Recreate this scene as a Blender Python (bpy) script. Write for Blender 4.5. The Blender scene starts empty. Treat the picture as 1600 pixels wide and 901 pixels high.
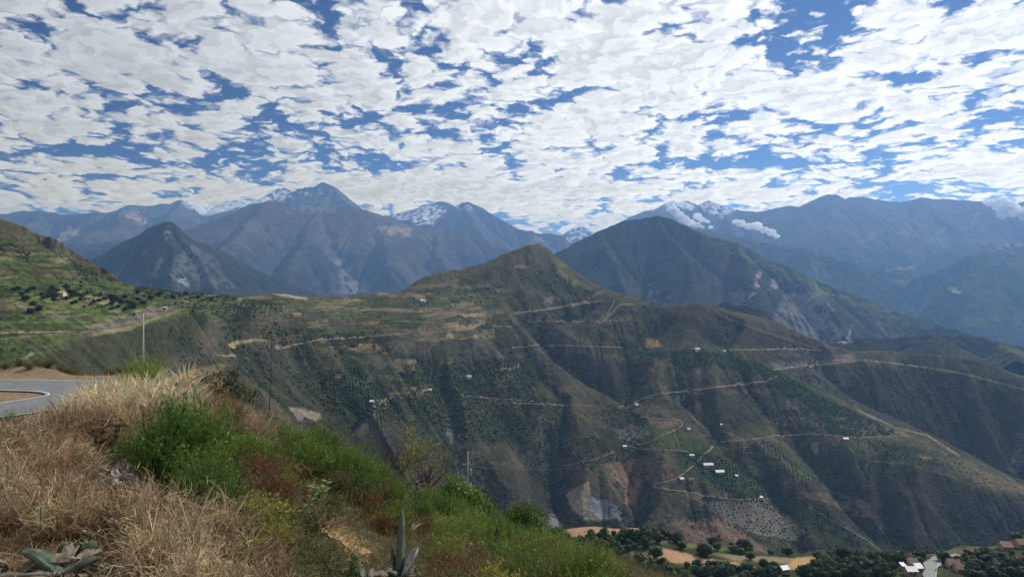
import bpy, bmesh, math, random, heapq, os
import numpy as np
from mathutils import Vector, Matrix, Euler

# ------------------------------------------------------------------ camera, sky, sun, exposure
F = 1120.0; CX = 800.0; CY = 450.5          # focal length and centre in photo pixels; the camera looks level along +Y
sc = bpy.context.scene
COL = sc.collection
cam_d = bpy.data.cameras.new('camera'); cam_d.lens = 36.0*F/1600.0; cam_d.sensor_width = 36.0
cam_d.clip_start = 0.1; cam_d.clip_end = 120000.0
cam = bpy.data.objects.new('camera', cam_d); COL.objects.link(cam)
cam.location = (0, 0, 0); cam.rotation_euler = (math.radians(90), 0, 0)
sc.camera = cam
SUN_EL = math.radians(43); SUN_AZ = math.radians(50)       # azimuth measured from +Y (view direction) towards +X (right)
SUN_DIR = Vector((math.sin(SUN_AZ)*math.cos(SUN_EL), math.cos(SUN_AZ)*math.cos(SUN_EL), math.sin(SUN_EL)))
sun_d = bpy.data.lights.new('sun', 'SUN'); sun_d.energy = 4.0; sun_d.angle = math.radians(0.5); sun_d.color = (1.0, 0.95, 0.87)
sun = bpy.data.objects.new('sun', sun_d); COL.objects.link(sun)
sun.rotation_euler = SUN_DIR.to_track_quat('Z', 'Y').to_euler(); sun.location = (30, 30, 60)
sc.view_settings.view_transform = 'Standard'; sc.view_settings.look = 'None'
sc.view_settings.exposure = 0.0; sc.view_settings.gamma = 1.0; sc.view_settings.use_curve_mapping = False
sc.cycles.use_denoising = True
sc.cycles.max_bounces = 5; sc.cycles.diffuse_bounces = 2; sc.cycles.glossy_bounces = 2
sc.cycles.transmission_bounces = 2; sc.cycles.volume_bounces = 0; sc.cycles.transparent_max_bounces = 8
HAZE_DENSITY = 7.3e-5

class NT:
    """small helper to write node trees"""
    def __init__(s, tree): s.t = tree; s.n = tree.nodes; s.l = tree.links
    def new(s, typ, **kw):
        n = s.n.new(typ)
        for k, v in kw.items():
            if k.startswith('i_'):
                key = k[2:]; key = int(key) if key.isdigit() else key
                s.set(n.inputs[key], v)
            else: setattr(n, k, v)
        return n
    def set(s, sock, v):
        if isinstance(v, bpy.types.NodeSocket): s.l.new(v, sock)
        else: sock.default_value = v
    def math(s, op, a, b=None, c=None, clamp=False):
        n = s.n.new('ShaderNodeMath'); n.operation = op; n.use_clamp = clamp
        for i, v in enumerate((a, b, c)):
            if v is not None: s.set(n.inputs[i], v)
        return n.outputs[0]
    def mix(s, f, a, b, blend='MIX'):
        n = s.n.new('ShaderNodeMix'); n.data_type = 'RGBA'; n.blend_type = blend
        s.set(n.inputs[0], f)
        for i, v in ((6, a), (7, b)):
            if not isinstance(v, bpy.types.NodeSocket) and len(v) == 3: v = (*v, 1)
            s.set(n.inputs[i], v)
        return n.outputs[2]
    def mixf(s, f, a, b):
        n = s.n.new('ShaderNodeMix'); n.data_type = 'FLOAT'
        s.set(n.inputs[0], f); s.set(n.inputs[2], a); s.set(n.inputs[3], b)
        return n.outputs[0]
    def ramp(s, v, lo, hi, a=0.0, b=1.0, smooth=True):
        n = s.n.new('ShaderNodeMapRange'); n.interpolation_type = 'SMOOTHSTEP' if smooth else 'LINEAR'
        s.set(n.inputs[0], v); s.set(n.inputs[1], lo); s.set(n.inputs[2], hi); s.set(n.inputs[3], a); s.set(n.inputs[4], b)
        return n.outputs[0]
    def noise(s, vec, scale, detail=3, rough=0.5, dist=0.0, dim='3D', lac=2.0):
        n = s.n.new('ShaderNodeTexNoise'); n.noise_dimensions = dim
        s.l.new(vec, n.inputs['Vector']); n.inputs['Scale'].default_value = scale
        n.inputs['Detail'].default_value = detail; n.inputs['Roughness'].default_value = rough
        n.inputs['Distortion'].default_value = dist; n.inputs['Lacunarity'].default_value = lac
        return n.outputs['Fac']

world = bpy.data.worlds.new('World'); sc.world = world; world.use_nodes = True
w = NT(world.node_tree); w.n.clear()
sky = w.new('ShaderNodeTexSky', sky_type='NISHITA', sun_disc=False)
sky.sun_elevation = SUN_EL; sky.sun_rotation = SUN_AZ; sky.altitude = 3000; sky.air_density = 1.0; sky.dust_density = 0.3; sky.ozone_density = 2.0
tc = w.new('ShaderNodeTexCoord')
sp = w.new('ShaderNodeSeparateXYZ'); w.l.new(tc.outputs['Generated'], sp.inputs[0])
X, Y, Z = sp.outputs
zc = w.math('ADD', w.math('MAXIMUM', Z, 0.0), 0.15)
U = w.math('DIVIDE', X, zc); V = w.math('DIVIDE', Y, zc)
def comb(a, b, c=0.0):
    n = w.n.new('ShaderNodeCombineXYZ'); w.set(n.inputs[0], a); w.set(n.inputs[1], b); w.set(n.inputs[2], c); return n.outputs[0]
P = comb(U, V)
# streets of cloud lie a little across the view
mp = w.new('ShaderNodeMapping'); w.l.new(P, mp.inputs[0]); mp.inputs['Rotation'].default_value = (0, 0, math.radians(12)); mp.inputs['Scale'].default_value = (1.2, 1.15, 1)
Q = mp.outputs[0]
wn = w.new('ShaderNodeTexNoise', noise_dimensions='2D'); w.l.new(Q, wn.inputs['Vector']); wn.inputs['Scale'].default_value = 2.2; wn.inputs['Detail'].default_value = 4
va = w.new('ShaderNodeVectorMath', operation='MULTIPLY_ADD'); w.l.new(wn.outputs['Color'], va.inputs[0]); va.inputs[1].default_value = (0.24, 0.24, 0.0); w.l.new(Q, va.inputs[2])
wn2 = w.new('ShaderNodeTexNoise', noise_dimensions='2D'); w.l.new(Q, wn2.inputs['Vector']); wn2.inputs['Scale'].default_value = 14; wn2.inputs['Detail'].default_value = 5; wn2.inputs['Roughness'].default_value = 0.6
vb = w.new('ShaderNodeVectorMath', operation='MULTIPLY_ADD'); w.l.new(wn2.outputs['Color'], vb.inputs[0]); vb.inputs[1].default_value = (0.09, 0.09, 0.0); w.l.new(va.outputs[0], vb.inputs[2])
QW = vb.outputs[0]
big = w.noise(Q, 0.9, 3, 0.55, dim='2D')
mid = w.noise(QW, 2.6, 4, 0.55, dim='2D')
def cells(scale, vec=None, smooth=0.5):
    n = w.new('ShaderNodeTexVoronoi', voronoi_dimensions='2D', feature='SMOOTH_F1'); w.l.new(vec or QW, n.inputs['Vector']); n.inputs['Scale'].default_value = scale; n.inputs['Smoothness'].default_value = smooth
    return n.outputs['Distance']
def shifted(v, dx, dy):
    n = w.new('ShaderNodeVectorMath', operation='ADD'); w.l.new(v, n.inputs[0]); n.inputs[1].default_value = (dx, dy, 0); return n.outputs[0]
def puffs(vec):
    a = w.math('MULTIPLY', cells(4.8, vec), 0.70); b = w.math('MULTIPLY', cells(12.0, vec), 0.62); c_ = w.math('MULTIPLY', cells(28.0, vec), 0.32)
    return w.math('ADD', w.math('ADD', a, b), c_)
fine = w.noise(QW, 20.0, 5, 0.65, dim='2D')
pf = puffs(QW)
pf2 = puffs(shifted(QW, 0.030, 0.035))       # the same puffs looked up a little towards the sun: lit and shaded sides
dens = w.math('ADD', w.math('MULTIPLY', big, 0.72), w.math('MULTIPLY', mid, 0.85))
dens = w.math('SUBTRACT', dens, pf)
dens = w.math('ADD', dens, w.math('MULTIPLY', fine, 0.46))
# openings in the cloud deck (pixel of the photo -> direction -> place on the deck)
def hole(px, py, rx, ry, amt):
    dx, dz = (px-CX)/F, (CY-py)/F; L = math.sqrt(1+dx*dx+dz*dz); z = dz/L+0.15
    u0, v0 = dx/L/z, 1/L/z
    # size given in pixels -> deck units
    su = rx/F/L/z; d2 = (CY-py-ry)/F; v1 = 1/L/(max(d2, 0.01)/L+0.15); sv = abs(v1-v0)
    a = w.math('DIVIDE', w.math('SUBTRACT', U, u0), su); b = w.math('DIVIDE', w.math('SUBTRACT', V, v0), sv)
    g = w.math('EXPONENT', w.math('MULTIPLY', w.math('ADD', w.math('MULTIPLY', a, a), w.math('MULTIPLY', b, b)), -1.0))
    return w.math('MULTIPLY', g, amt*(0.62 if amt > 0 else 1.0))
for h in [(650,58,34,22,.30),(370,45,60,18,.2),(1215,38,110,24,.36),(1565,180,70,26,.6),(1440,160,110,30,-.25),(1500,60,120,50,-.25),(1520,260,110,20,-.25),(700,230,260,14,-.1),(1200,145,130,45,-.28),(1100,60,60,30,-.2),(560,60,80,40,-.15),(160,240,170,10,.12),(820,200,40,20,.12),(130,232,130,16,.40),(310,256,80,12,.38),(40,150,50,16,.26),
          (290,145,50,16,.25),(760,205,120,14,.32),(1230,252,110,12,.40),(1410,291,90,10,.55),(80,278,60,10,.35),(1390,120,50,12,.3),
          (850,235,70,10,.2),(1200,10,60,12,.2),(600,250,60,8,.2),(520,200,60,12,.18),(1060,70,40,12,.2),
          (550,140,90,30,-.2),(900,60,120,50,-.16),(990,110,100,40,-.22),(130,85,90,35,-.25),(1450,60,110,30,-.25),(900,300,400,18,-.3),(1300,200,110,20,-.1),(600,300,300,16,-.22),(400,100,120,35,-.15)]:
    dens = w.math('SUBTRACT', dens, hole(*h))

T0 = 0.03
alpha = w.ramp(dens, T0, T0+0.36)
thick = w.ramp(dens, T0+0.08, T0+0.75)
# sun glow through the deck
vd = w.new('ShaderNodeVectorMath', operation='DOT_PRODUCT'); w.l.new(tc.outputs['Generated'], vd.inputs[0]); vd.inputs[1].default_value = SUN_DIR
glow = w.ramp(vd.outputs['Value'], 0.25, 0.86)
lump = w.noise(QW, 5.0, 5, 0.6, dim='2D')
side = w.ramp(w.math('SUBTRACT', pf, pf2), -0.12, 0.12)
shade = w.math('ADD', w.math('ADD', w.math('MULTIPLY', thick, 0.50), w.math('MULTIPLY', w.ramp(lump, 0.4, 0.7), 0.16)), w.math('MULTIPLY', w.math('SUBTRACT', side, 0.5), 0.42), clamp=True)
bright = w.mix(glow, (0.64, 0.69, 0.74), (1.06, 1.08, 1.08))
dark = w.mix(glow, (0.36, 0.40, 0.45), (0.56, 0.60, 0.64))
cloudc = w.mix(shade, bright, dark)
hz = w.ramp(Z, 0.05, 0.2, 1.0, 0.0)
cloudc = w.mix(w.math('MULTIPLY', hz, 0.35), cloudc, (0.66, 0.69, 0.71))
skyc = w.mix(1.0, sky.outputs[0], (0.050, 0.064, 0.080), 'MULTIPLY')
tot = w.mix(w.math('MULTIPLY', alpha, 0.97), skyc, cloudc)
# low down the bright cloud is seen through kilometres of haze: it has to shine warmer and brighter to look as white as it does
T = w.math('EXPONENT', w.math('DIVIDE', -HAZE_DENSITY*1850, w.math('MAXIMUM', Z, 0.11)))
vs = w.new('ShaderNodeVectorMath', operation='SCALE'); vs.inputs[0].default_value = (0.15, 0.31, 0.60); w.l.new(w.math('SUBTRACT', 1.0, T), vs.inputs['Scale'])
vt = w.new('ShaderNodeVectorMath', operation='SUBTRACT'); w.l.new(tot, vt.inputs[0]); w.l.new(vs.outputs[0], vt.inputs[1])
vu = w.new('ShaderNodeVectorMath', operation='SCALE'); w.l.new(vt.outputs[0], vu.inputs[0]); w.l.new(w.math('DIVIDE', 10.0, T), vu.inputs['Scale'])
vm = w.new('ShaderNodeVectorMath', operation='MAXIMUM'); w.l.new(vu.outputs[0], vm.inputs[0]); vm.inputs[1].default_value = (0.02, 0.05, 0.2)
tot10 = w.mix(w.ramp(Z, -0.02, -0.01), (0.6, 0.55, 0.45), vm.outputs[0])
bg = w.new('ShaderNodeBackground', i_Strength=0.1); w.l.new(tot10, bg.inputs['Color'])
wo = w.new('ShaderNodeOutputWorld'); w.l.new(bg.outputs[0], wo.inputs[0])

# ------------------------------------------------------------------ numeric helpers
def _hash(ix, iy, seed):
    h = (ix.astype(np.int64)*374761393 + iy.astype(np.int64)*668265263 + seed*974634777) & 0xFFFFFFFF
    h = ((h ^ (h >> 13))*1274126177) & 0xFFFFFFFF
    return ((h ^ (h >> 16)) & 0xFFFF)/65535.0
def vnoise(x, y, seed=0):
    """gradient noise, about -1..1"""
    ix = np.floor(x); iy = np.floor(y); fx = x-ix; fy = y-iy
    ux = fx*fx*fx*(fx*(fx*6-15)+10); uy = fy*fy*fy*(fy*(fy*6-15)+10)
    r = 0
    for ox in (0, 1):
        for oy in (0, 1):
            a = _hash(ix+ox, iy+oy, seed)*2*np.pi
            g = np.cos(a)*(fx-ox)+np.sin(a)*(fy-oy)
            r = r + g*(ux if ox else 1-ux)*(uy if oy else 1-uy)
    return r*1.5
def fbm(x, y, octs=5, seed=0, gain=0.5, ridged=False):
    s = 0; a = 1.0; t = 0
    for k in range(octs):
        n = vnoise(x*2**k+17.3*k, y*2**k-9.1*k, seed+k)
        if ridged: n = 1-2*np.abs(n)
        s = s+a*n; t += a; a *= gain
    return s/t
def sstep(v, a, b):
    t = np.clip((v-a)/(b-a), 0, 1); return t*t*(3-2*t)
def to3(px, py, d): return ((px-CX)/F*d, d, (CY-py)/F*d)
def gauss(z, r):
    """wide smoothing by three box passes"""
    r = max(1, int(r))
    for _ in range(3):
        for ax in (0, 1):
            p = np.pad(z, [(r+1, r) if a == ax else (0, 0) for a in (0, 1)], mode='edge')
            c = np.cumsum(p, axis=ax)
            n = z.shape[ax]; k = 2*r+1
            z = (np.take(c, range(k, k+n), axis=ax)-np.take(c, range(0, n), axis=ax))/k
    return z
def tps(pts, X, Y, lam=0.0):
    p = np.array(pts, float); n = len(p); s = 1000.0
    def phi(r2): return 0.5*r2*np.log(np.maximum(r2, 1e-12))
    x, y, z = p[:, 0]/s, p[:, 1]/s, p[:, 2]
    A = np.zeros((n+3, n+3)); A[:n, :n] = phi((x[:, None]-x)**2+(y[:, None]-y)**2)+np.eye(n)*lam
    A[:n, n] = 1; A[:n, n+1] = x; A[:n, n+2] = y; A[n:, :n] = A[:n, n:].T
    w_ = np.linalg.solve(A, np.concatenate([z, [0, 0, 0]]))
    out = w_[n]+w_[n+1]*X/s+w_[n+2]*Y/s
    for i in range(n): out = out+w_[i]*phi((X/s-x[i])**2+(Y/s-y[i])**2)
    return out
def erode(z, k, its, smax, m=0.5, keep=20):
    """stream-power erosion with a slope limit; k scales with sqrt(upstream cells); keep = cells of smoothing used to hold the large forms"""
    H, W_ = z.shape; z0 = z.copy(); N = H*W_
    # fill pits once
    zl = z.ravel().tolist(); done = bytearray(N); hp = []
    for i in range(H):
        for j in ((0, W_-1) if 0 < i < H-1 else range(W_)):
            q = i*W_+j; done[q] = 1; hp.append((zl[q], q))
    heapq.heapify(hp); offs = (-W_-1, -W_, -W_+1, -1, 1, W_-1, W_, W_+1)
    pop, push = heapq.heappop, heapq.heappush
    while hp:
        h, q = pop(hp); h += 0.01
        for o in offs:
            b = q+o
            if 0 <= b < N and not done[b]:
                done[b] = 1
                if zl[b] < h: zl[b] = h
                push(hp, (zl[b], b))
    z = np.array(zl).reshape(H, W_)
    idx = np.arange(N).reshape(H, W_)
    for it in range(its):
        best = np.full((H, W_), 1e-6); rec = idx.copy(); dd = np.ones((H, W_))
        for dy in (-1, 0, 1):
            for dx in (-1, 0, 1):
                if dx or dy:
                    dist = math.hypot(dx, dy)
                    a = z[1:-1, 1:-1]; b = z[1+dy:H-1+dy, 1+dx:W_-1+dx]
                    s = (a-b)/dist; m_ = s > best[1:-1, 1:-1]
                    best[1:-1, 1:-1][m_] = s[m_]; rec[1:-1, 1:-1][m_] = idx[1+dy:H-1+dy, 1+dx:W_-1+dx][m_]; dd[1:-1, 1:-1][m_] = dist
        order = np.argsort(z, axis=None).tolist(); r = rec.ravel().tolist()
        A = [1.0]*N
        for q in reversed(order):
            t = r[q]
            if t != q: A[t] += A[q]
        c = (k*np.array(A)**m/dd.ravel()).tolist(); lim = (smax*dd.ravel()).tolist(); zl = z.ravel().tolist()
        for q in order:
            t = r[q]
            if t != q:
                zt = zl[t]; v = (zl[q]+c[q]*zt)/(1+c[q])
                if v > zt+lim[q]: v = zt+lim[q]
                zl[q] = v
        z = np.array(zl).reshape(H, W_)
    if keep: z = z+gauss(z0-z, keep)
    return z
class Field:
    """regular height grid with bilinear lookup"""
    def __init__(s, x0, y0, cell, z): s.x0, s.y0, s.c, s.z = x0, y0, cell, z
    def __call__(s, x, y):
        u = np.clip((np.asarray(x, float)-s.x0)/s.c, 0, s.z.shape[1]-1.001); v = np.clip((np.asarray(y, float)-s.y0)/s.c, 0, s.z.shape[0]-1.001)
        i = np.floor(u).astype(int); j = np.floor(v).astype(int); a = u-i; b = v-j; z = s.z
        a = a*a*(3-2*a)*0.5+a*0.5; b = b*b*(3-2*b)*0.5+b*0.5
        return (z[j, i]*(1-a)+z[j, i+1]*a)*(1-b)+(z[j+1, i]*(1-a)+z[j+1, i+1]*a)*b
def grid(x0, x1, y0, y1, c):
    return np.meshgrid(np.arange(x0, x1, c), np.arange(y0, y1, c))

def fan_rows(hf, s0, s1, ncol, d0, d1, nrow, ncoarse=600, hid=0.12):
    """positions for a ground sheet spread like a fan from the viewpoint, rows packed where the ground is seen most steeply"""
    s = np.linspace(s0, s1, ncol); dc = np.exp(np.linspace(math.log(d0), math.log(d1), ncoarse))
    Xc = s[:, None]*dc[None, :]; Yc = np.broadcast_to(dc, Xc.shape)
    e = hf(Xc, Yc)/Yc*F
    de = np.abs(np.diff(e, axis=1)); vis = e[:, 1:] >= np.maximum.accumulate(e, axis=1)[:, 1:]-4.0
    wgt = np.where(vis, de+0.10, de*hid+0.05)
    k = np.ones(9)/9; wgt = np.apply_along_axis(lambda c: np.convolve(np.pad(c, 4, 'edge'), k, 'valid'), 0, wgt)
    k = np.ones(5)/5; wgt = np.apply_along_axis(lambda c: np.convolve(np.pad(c, 2, 'edge'), k, 'valid'), 1, wgt)
    cum = np.concatenate([np.zeros((ncol, 1)), np.cumsum(wgt, axis=1)], axis=1)
    D = np.empty((ncol, nrow))
    for i in range(ncol): D[i] = np.interp(np.linspace(0, cum[i, -1], nrow), cum[i], dc)
    Xg = s[:, None]*D
    return Xg, D
def sheet(name, Xg, Yg, Zg, col, mat):
    n, m = Xg.shape
    me = bpy.data.meshes.new(name)
    me.vertices.add(n*m); me.vertices.foreach_set('co', np.stack([Xg, Yg, Zg], -1).astype(np.float32).ravel())
    a = (np.arange(n-1)[:, None]*m+np.arange(m-1)[None, :]).ravel()
    q = np.stack([a, a+m, a+m+1, a+1], -1).astype(np.int32).ravel(); nf = len(a)
    me.loops.add(nf*4); me.loops.foreach_set('vertex_index', q)
    me.polygons.add(nf); me.polygons.foreach_set('loop_start', np.arange(0, nf*4, 4, dtype=np.int32)); me.polygons.foreach_set('loop_total', np.full(nf, 4, dtype=np.int32))
    me.update(calc_edges=True); me.polygons.foreach_set('use_smooth', np.ones(nf, dtype=bool))
    if col is not None:
        at = me.color_attributes.new('tint', 'FLOAT_COLOR', 'POINT')
        c = np.concatenate([col, np.ones(col.shape[:-1]+(1,))], -1) if col.shape[-1] == 3 else col
        at.data.foreach_set('color', c.astype(np.float32).ravel())
    me.materials.append(mat)
    o = bpy.data.objects.new(name, me); COL.objects.link(o); return o
def slope_grid(Xg, Yg, hf, e=6.0):
    gx = (hf(Xg+e, Yg)-hf(Xg-e, Yg))/(2*e); gy = (hf(Xg, Yg+e)-hf(Xg, Yg-e))/(2*e); return gx, gy
def inpoly(px, py, poly):
    r = np.zeros(px.shape, bool); n = len(poly)
    for i in range(n):
        x1, y1 = poly[i]; x2, y2 = poly[(i+1) % n]
        if y1 == y2: continue
        c = ((y1 > py) != (y2 > py)) & (px < (x2-x1)*(py-y1)/(y2-y1)+x1); r ^= c
    return r
def polymask(px, py, poly, edge=1.5, wob=2.5, seed=1, wx=None, wy=None):
    """soft mask of a patch; its outline wavers with the ground"""
    p = np.array(poly, float); x0, y0 = p.min(0)-8; x1, y1 = p.max(0)+8
    out = np.zeros(px.shape); sel = (px > x0) & (px < x1) & (py > y0) & (py < y1)
    if not sel.any(): return out
    X_ = px[sel]; Y_ = py[sel]
    X_ = X_+wob*fbm(X_/14, Y_/9, 3, seed); Y_ = Y_+wob*0.6*fbm(X_/14+50, Y_/9, 3, seed+9)
    acc = np.zeros(X_.shape)
    for ox, oy in ((0, 0), (edge, 0), (-edge, 0), (0, edge*.6), (0, -edge*.6)): acc += inpoly(X_+ox, Y_+oy, poly)
    out[sel] = acc/5; return out
def linemask(px, py, pts, wd, wob=1.5, seed=3):
    p = np.array(pts, float); x0, y0 = p.min(0)-wd-4; x1, y1 = p.max(0)+wd+4
    out = np.zeros(px.shape); sel = (px > x0) & (px < x1) & (py > y0) & (py < y1)
    if not sel.any(): return out
    X_ = px[sel]+wob*fbm(px[sel]/10, py[sel]/8, 2, seed); Y_ = py[sel]; best = np.full(X_.shape, 1e9)
    for (ax, ay), (bx, by) in zip(pts[:-1], pts[1:]):
        L = (bx-ax)**2+(by-ay)**2+1e-9; t = np.clip(((X_-ax)*(bx-ax)+(Y_-ay)*(by-ay))/L, 0, 1)
        best = np.minimum(best, np.hypot(X_-ax-t*(bx-ax), Y_-ay-t*(by-ay)))
    out[sel] = 1-sstep(best, wd*0.5, wd); return out
def paint(col, m, c):
    c = np.array(c, float); m = np.clip(m, 0, 1)[..., None]; return col*(1-m)+c*m

# ------------------------------------------------------------------ materials
def new_mat(name):
    m = bpy.data.materials.new(name); m.use_nodes = True; t = NT(m.node_tree); t.n.clear()
    out = t.new('ShaderNodeOutputMaterial'); b = t.new('ShaderNodeBsdfPrincipled'); b.inputs['Specular IOR Level'].default_value = 0.15; b.inputs['Roughness'].default_value = 0.9
    t.l.new(b.outputs[0], out.inputs[0]); return m, t, b
def land_mat(name, grain, var=0.35, bump=1.0, bdist=2.0, fine=None, spec=0.05):
    """ground cover: the painted tint broken up by speckles of shrubs and bare soil"""
    m, t, b = new_mat(name); b.inputs['Specular IOR Level'].default_value = spec; b.inputs['Roughness'].default_value = 1.0
    at = t.new('ShaderNodeAttribute', attribute_name='tint'); g = t.new('ShaderNodeNewGeometry').outputs['Position']
    n1 = t.noise(g, 1/grain, 4, 0.65); n2 = t.noise(g, 1/(grain*7), 3, 0.55); n3 = t.noise(g, 1/(grain*0.35), 2, 0.6)
    k = t.math('MULTIPLY', t.ramp(n1, 0.3, 0.7, 1-var, 1+var, False), t.ramp(n2, 0.3, 0.7, 1-var*0.5, 1+var*0.5, False))
    k = t.math('MULTIPLY', k, t.ramp(n3, 0.3, 0.7, 1-var*0.6, 1+var*0.6, False))
    c = t.mix(1.0, at.outputs['Color'], (1, 1, 1), 'MULTIPLY')
    vm = t.new('ShaderNodeVectorMath', operation='SCALE'); t.l.new(at.outputs['Color'], vm.inputs[0]); t.l.new(k, vm.inputs['Scale'])
    t.l.new(vm.outputs[0], b.inputs['Base Color'])
    bp = t.new('ShaderNodeBump', i_Strength=bump, i_Distance=bdist); t.l.new(t.math('ADD', n1, t.math('MULTIPLY', n3, 0.4)), bp.inputs['Height']); t.l.new(bp.outputs[0], b.inputs['Normal'])
    return m

# ------------------------------------------------------------------ far mountains
def crest_field(X, Y, crests, seed, warp, slope_def):
    """highest of the ridges that fall away from each crest line (pixel, pixel, distance)"""
    wx = X+warp*fbm(X/(warp*6), Y/(warp*6), 4, seed); wy = Y+warp*fbm(X/(warp*6)+31, Y/(warp*6), 4, seed+5)
    z = np.full(X.shape, -1e9)
    for cr in crests:
        sl = cr.get('slope', slope_def); p = [to3(*q) for q in cr['p']]
        for (ax, ay, az), (bx, by, bz) in zip(p[:-1], p[1:]):
            L = (bx-ax)**2+(by-ay)**2+1e-9; t = np.clip(((wx-ax)*(bx-ax)+(wy-ay)*(by-ay))/L, 0, 1)
            d = np.hypot(wx-ax-t*(bx-ax), wy-ay-t*(by-ay))
            z = np.maximum(z, az+t*(bz-az)-sl*d*(1+0.0*d))
    return z
FAR = [
 # left far range up to the glacier
 dict(p=[(-300,345,12500),(-120,325,12200),(0,336,12000),(25,330,12000),(60,331,12000),(100,336,12000),(150,333,12000),(165,335,12200),(200,322,12400),(225,323,12500),(245,321,12600),(258,318,12700),(272,320,12800),(288,311,13000),(305,319,13000),(330,321,13600),(356,321,13800),(368,313,13500),(385,313,13500),(410,318,13500),(440,330,13300)], slope=0.52),
 dict(p=[(200,322,12400),(190,345,11000),(150,370,9800),(110,400,9000),(70,430,8500)], slope=0.5),
 dict(p=[(288,311,13000),(270,345,11500),(230,375,10200),(170,410,9200)], slope=0.5),
 dict(p=[(60,331,12000),(40,360,10800),(0,395,9500)], slope=0.5),
 # blue shadowed shoulder low on the left
 dict(p=[(80,400,8200),(130,390,8000),(190,378,7800),(240,372,7700),(290,365,7900)], slope=0.6),
 # snow peaks behind the brown mountain
 dict(p=[(405,318,12500),(425,300,12500),(436,295,12500),(449,299,12500),(455,305,12500),(462,299,12400),(475,296,12300),(489,292,12200),(505,289,12200),(518,295,12000),(530,307,11800),(552,322,11400),(580,335,10800),(620,345,10200)], slope=0.75),
 # big brown mountain
 dict(p=[(150,470,7400),(230,400,8000),(290,360,8800),(345,338,9200),(385,322,9400),(420,316,9500),(455,318,9600),(500,325,9700),(560,330,9800),(612,343,9900),(650,355,10000),(690,362,10000),(730,372,9900),(770,385,9700),(800,398,9500),(840,415,9300)], slope=0.5),
 dict(p=[(420,316,9500),(380,360,8300),(330,400,7300),(300,450,6600)], slope=0.55),
 dict(p=[(500,325,9700),(480,380,8300),(450,430,7300),(430,480,6700)], slope=0.55),
 dict(p=[(612,343,9900),(600,380,8800),(600,420,7900),(640,470,7200)], slope=0.55),
 dict(p=[(690,362,10000),(690,400,8900),(700,440,8200)], slope=0.55),
 # central pair of peaks
 dict(p=[(590,350,12600),(600,337,13000),(618,335,13000),(635,330,13000),(650,327,13000),(665,320,12900),(680,316,12800),(690,315,12800),(700,321,12800),(706,324,12800),(715,318,12600),(728,316,12500),(745,322,12400),(765,333,12200),(790,345,12000),(815,357,11800),(840,364,11600),(870,368,11400),(880,372,11300),(920,400,11000)], slope=0.62),
 dict(p=[(728,316,12500),(740,350,11400),(760,385,10500)], slope=0.6),
 dict(p=[(840,364,11600),(830,385,10700),(850,410,10000)], slope=0.5),
 # small far snow peak
 dict(p=[(850,380,15500),(884,374,15600),(893,363,15700),(898,356,15800),(909,353,15800),(917,356,15800),(927,363,15600),(945,367,15400),(985,375,15000)], slope=0.7),
 # right-hand snow crest and long ridge
 dict(p=[(960,352,12600),(1003,337,12600),(1013,329,12600),(1030,327,12600),(1043,318,12600),(1050,315,12600),(1060,318,12600),(1072,315,12600),(1080,318,12600),(1090,325,12600),(1097,317,12500),(1103,314,12500),(1112,318,12400),(1130,325,12200),(1160,331,12000),(1185,332,11800),(1200,329,11700),(1232,322,11500),(1248,324,11400),(1270,315,11300),(1292,306,11200),(1303,305,11200),(1312,309,11200),(1322,313,11200),(1333,308,11200),(1362,308,11200),(1385,314,11200),(1408,318,11200),(1425,313,11200),(1438,310,11200),(1452,313,11200),(1480,313,11200),(1510,315,11200),(1535,320,11200),(1570,330,11000),(1600,316,10800),(1680,300,10600),(1850,290,10500)], slope=0.5),
 dict(p=[(1303,305,11200),(1290,350,9900),(1270,400,9000)], slope=0.5),
 dict(p=[(1440,310,11200),(1425,360,9900),(1380,400,9000),(1345,425,8500)], slope=0.5),
 dict(p=[(1535,320,11200),(1520,360,9800),(1470,400,8800),(1440,425,8300)], slope=0.5),
 dict(p=[(1130,325,12200),(1150,365,10800),(1180,395,9800)], slope=0.55),
 # lower blue ridges on the right
 dict(p=[(1100,360,8600),(1150,372,8300),(1200,383,8000),(1240,392,7800),(1262,393,7700),(1285,402,7600),(1320,418,7400),(1345,430,7200),(1390,442,7000),(1440,458,6800),(1470,480,6500)], slope=0.6),
 dict(p=[(1340,433,7700),(1370,425,7900),(1400,420,8000),(1425,415,8100),(1450,424,7900),(1475,438,7600)], slope=0.6),
 dict(p=[(1760,380,7600),(1640,381,7600),(1600,381,7500),(1575,383,7400),(1545,392,7300),(1510,408,7000),(1480,428,6800),(1450,445,6600),(1420,480,6300)], slope=0.6),
 dict(p=[(1600,410,6900),(1540,430,6600),(1480,445,6400),(1505,462,6400),(1540,480,6300),(1570,500,6200)], slope=0.6),
]
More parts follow.
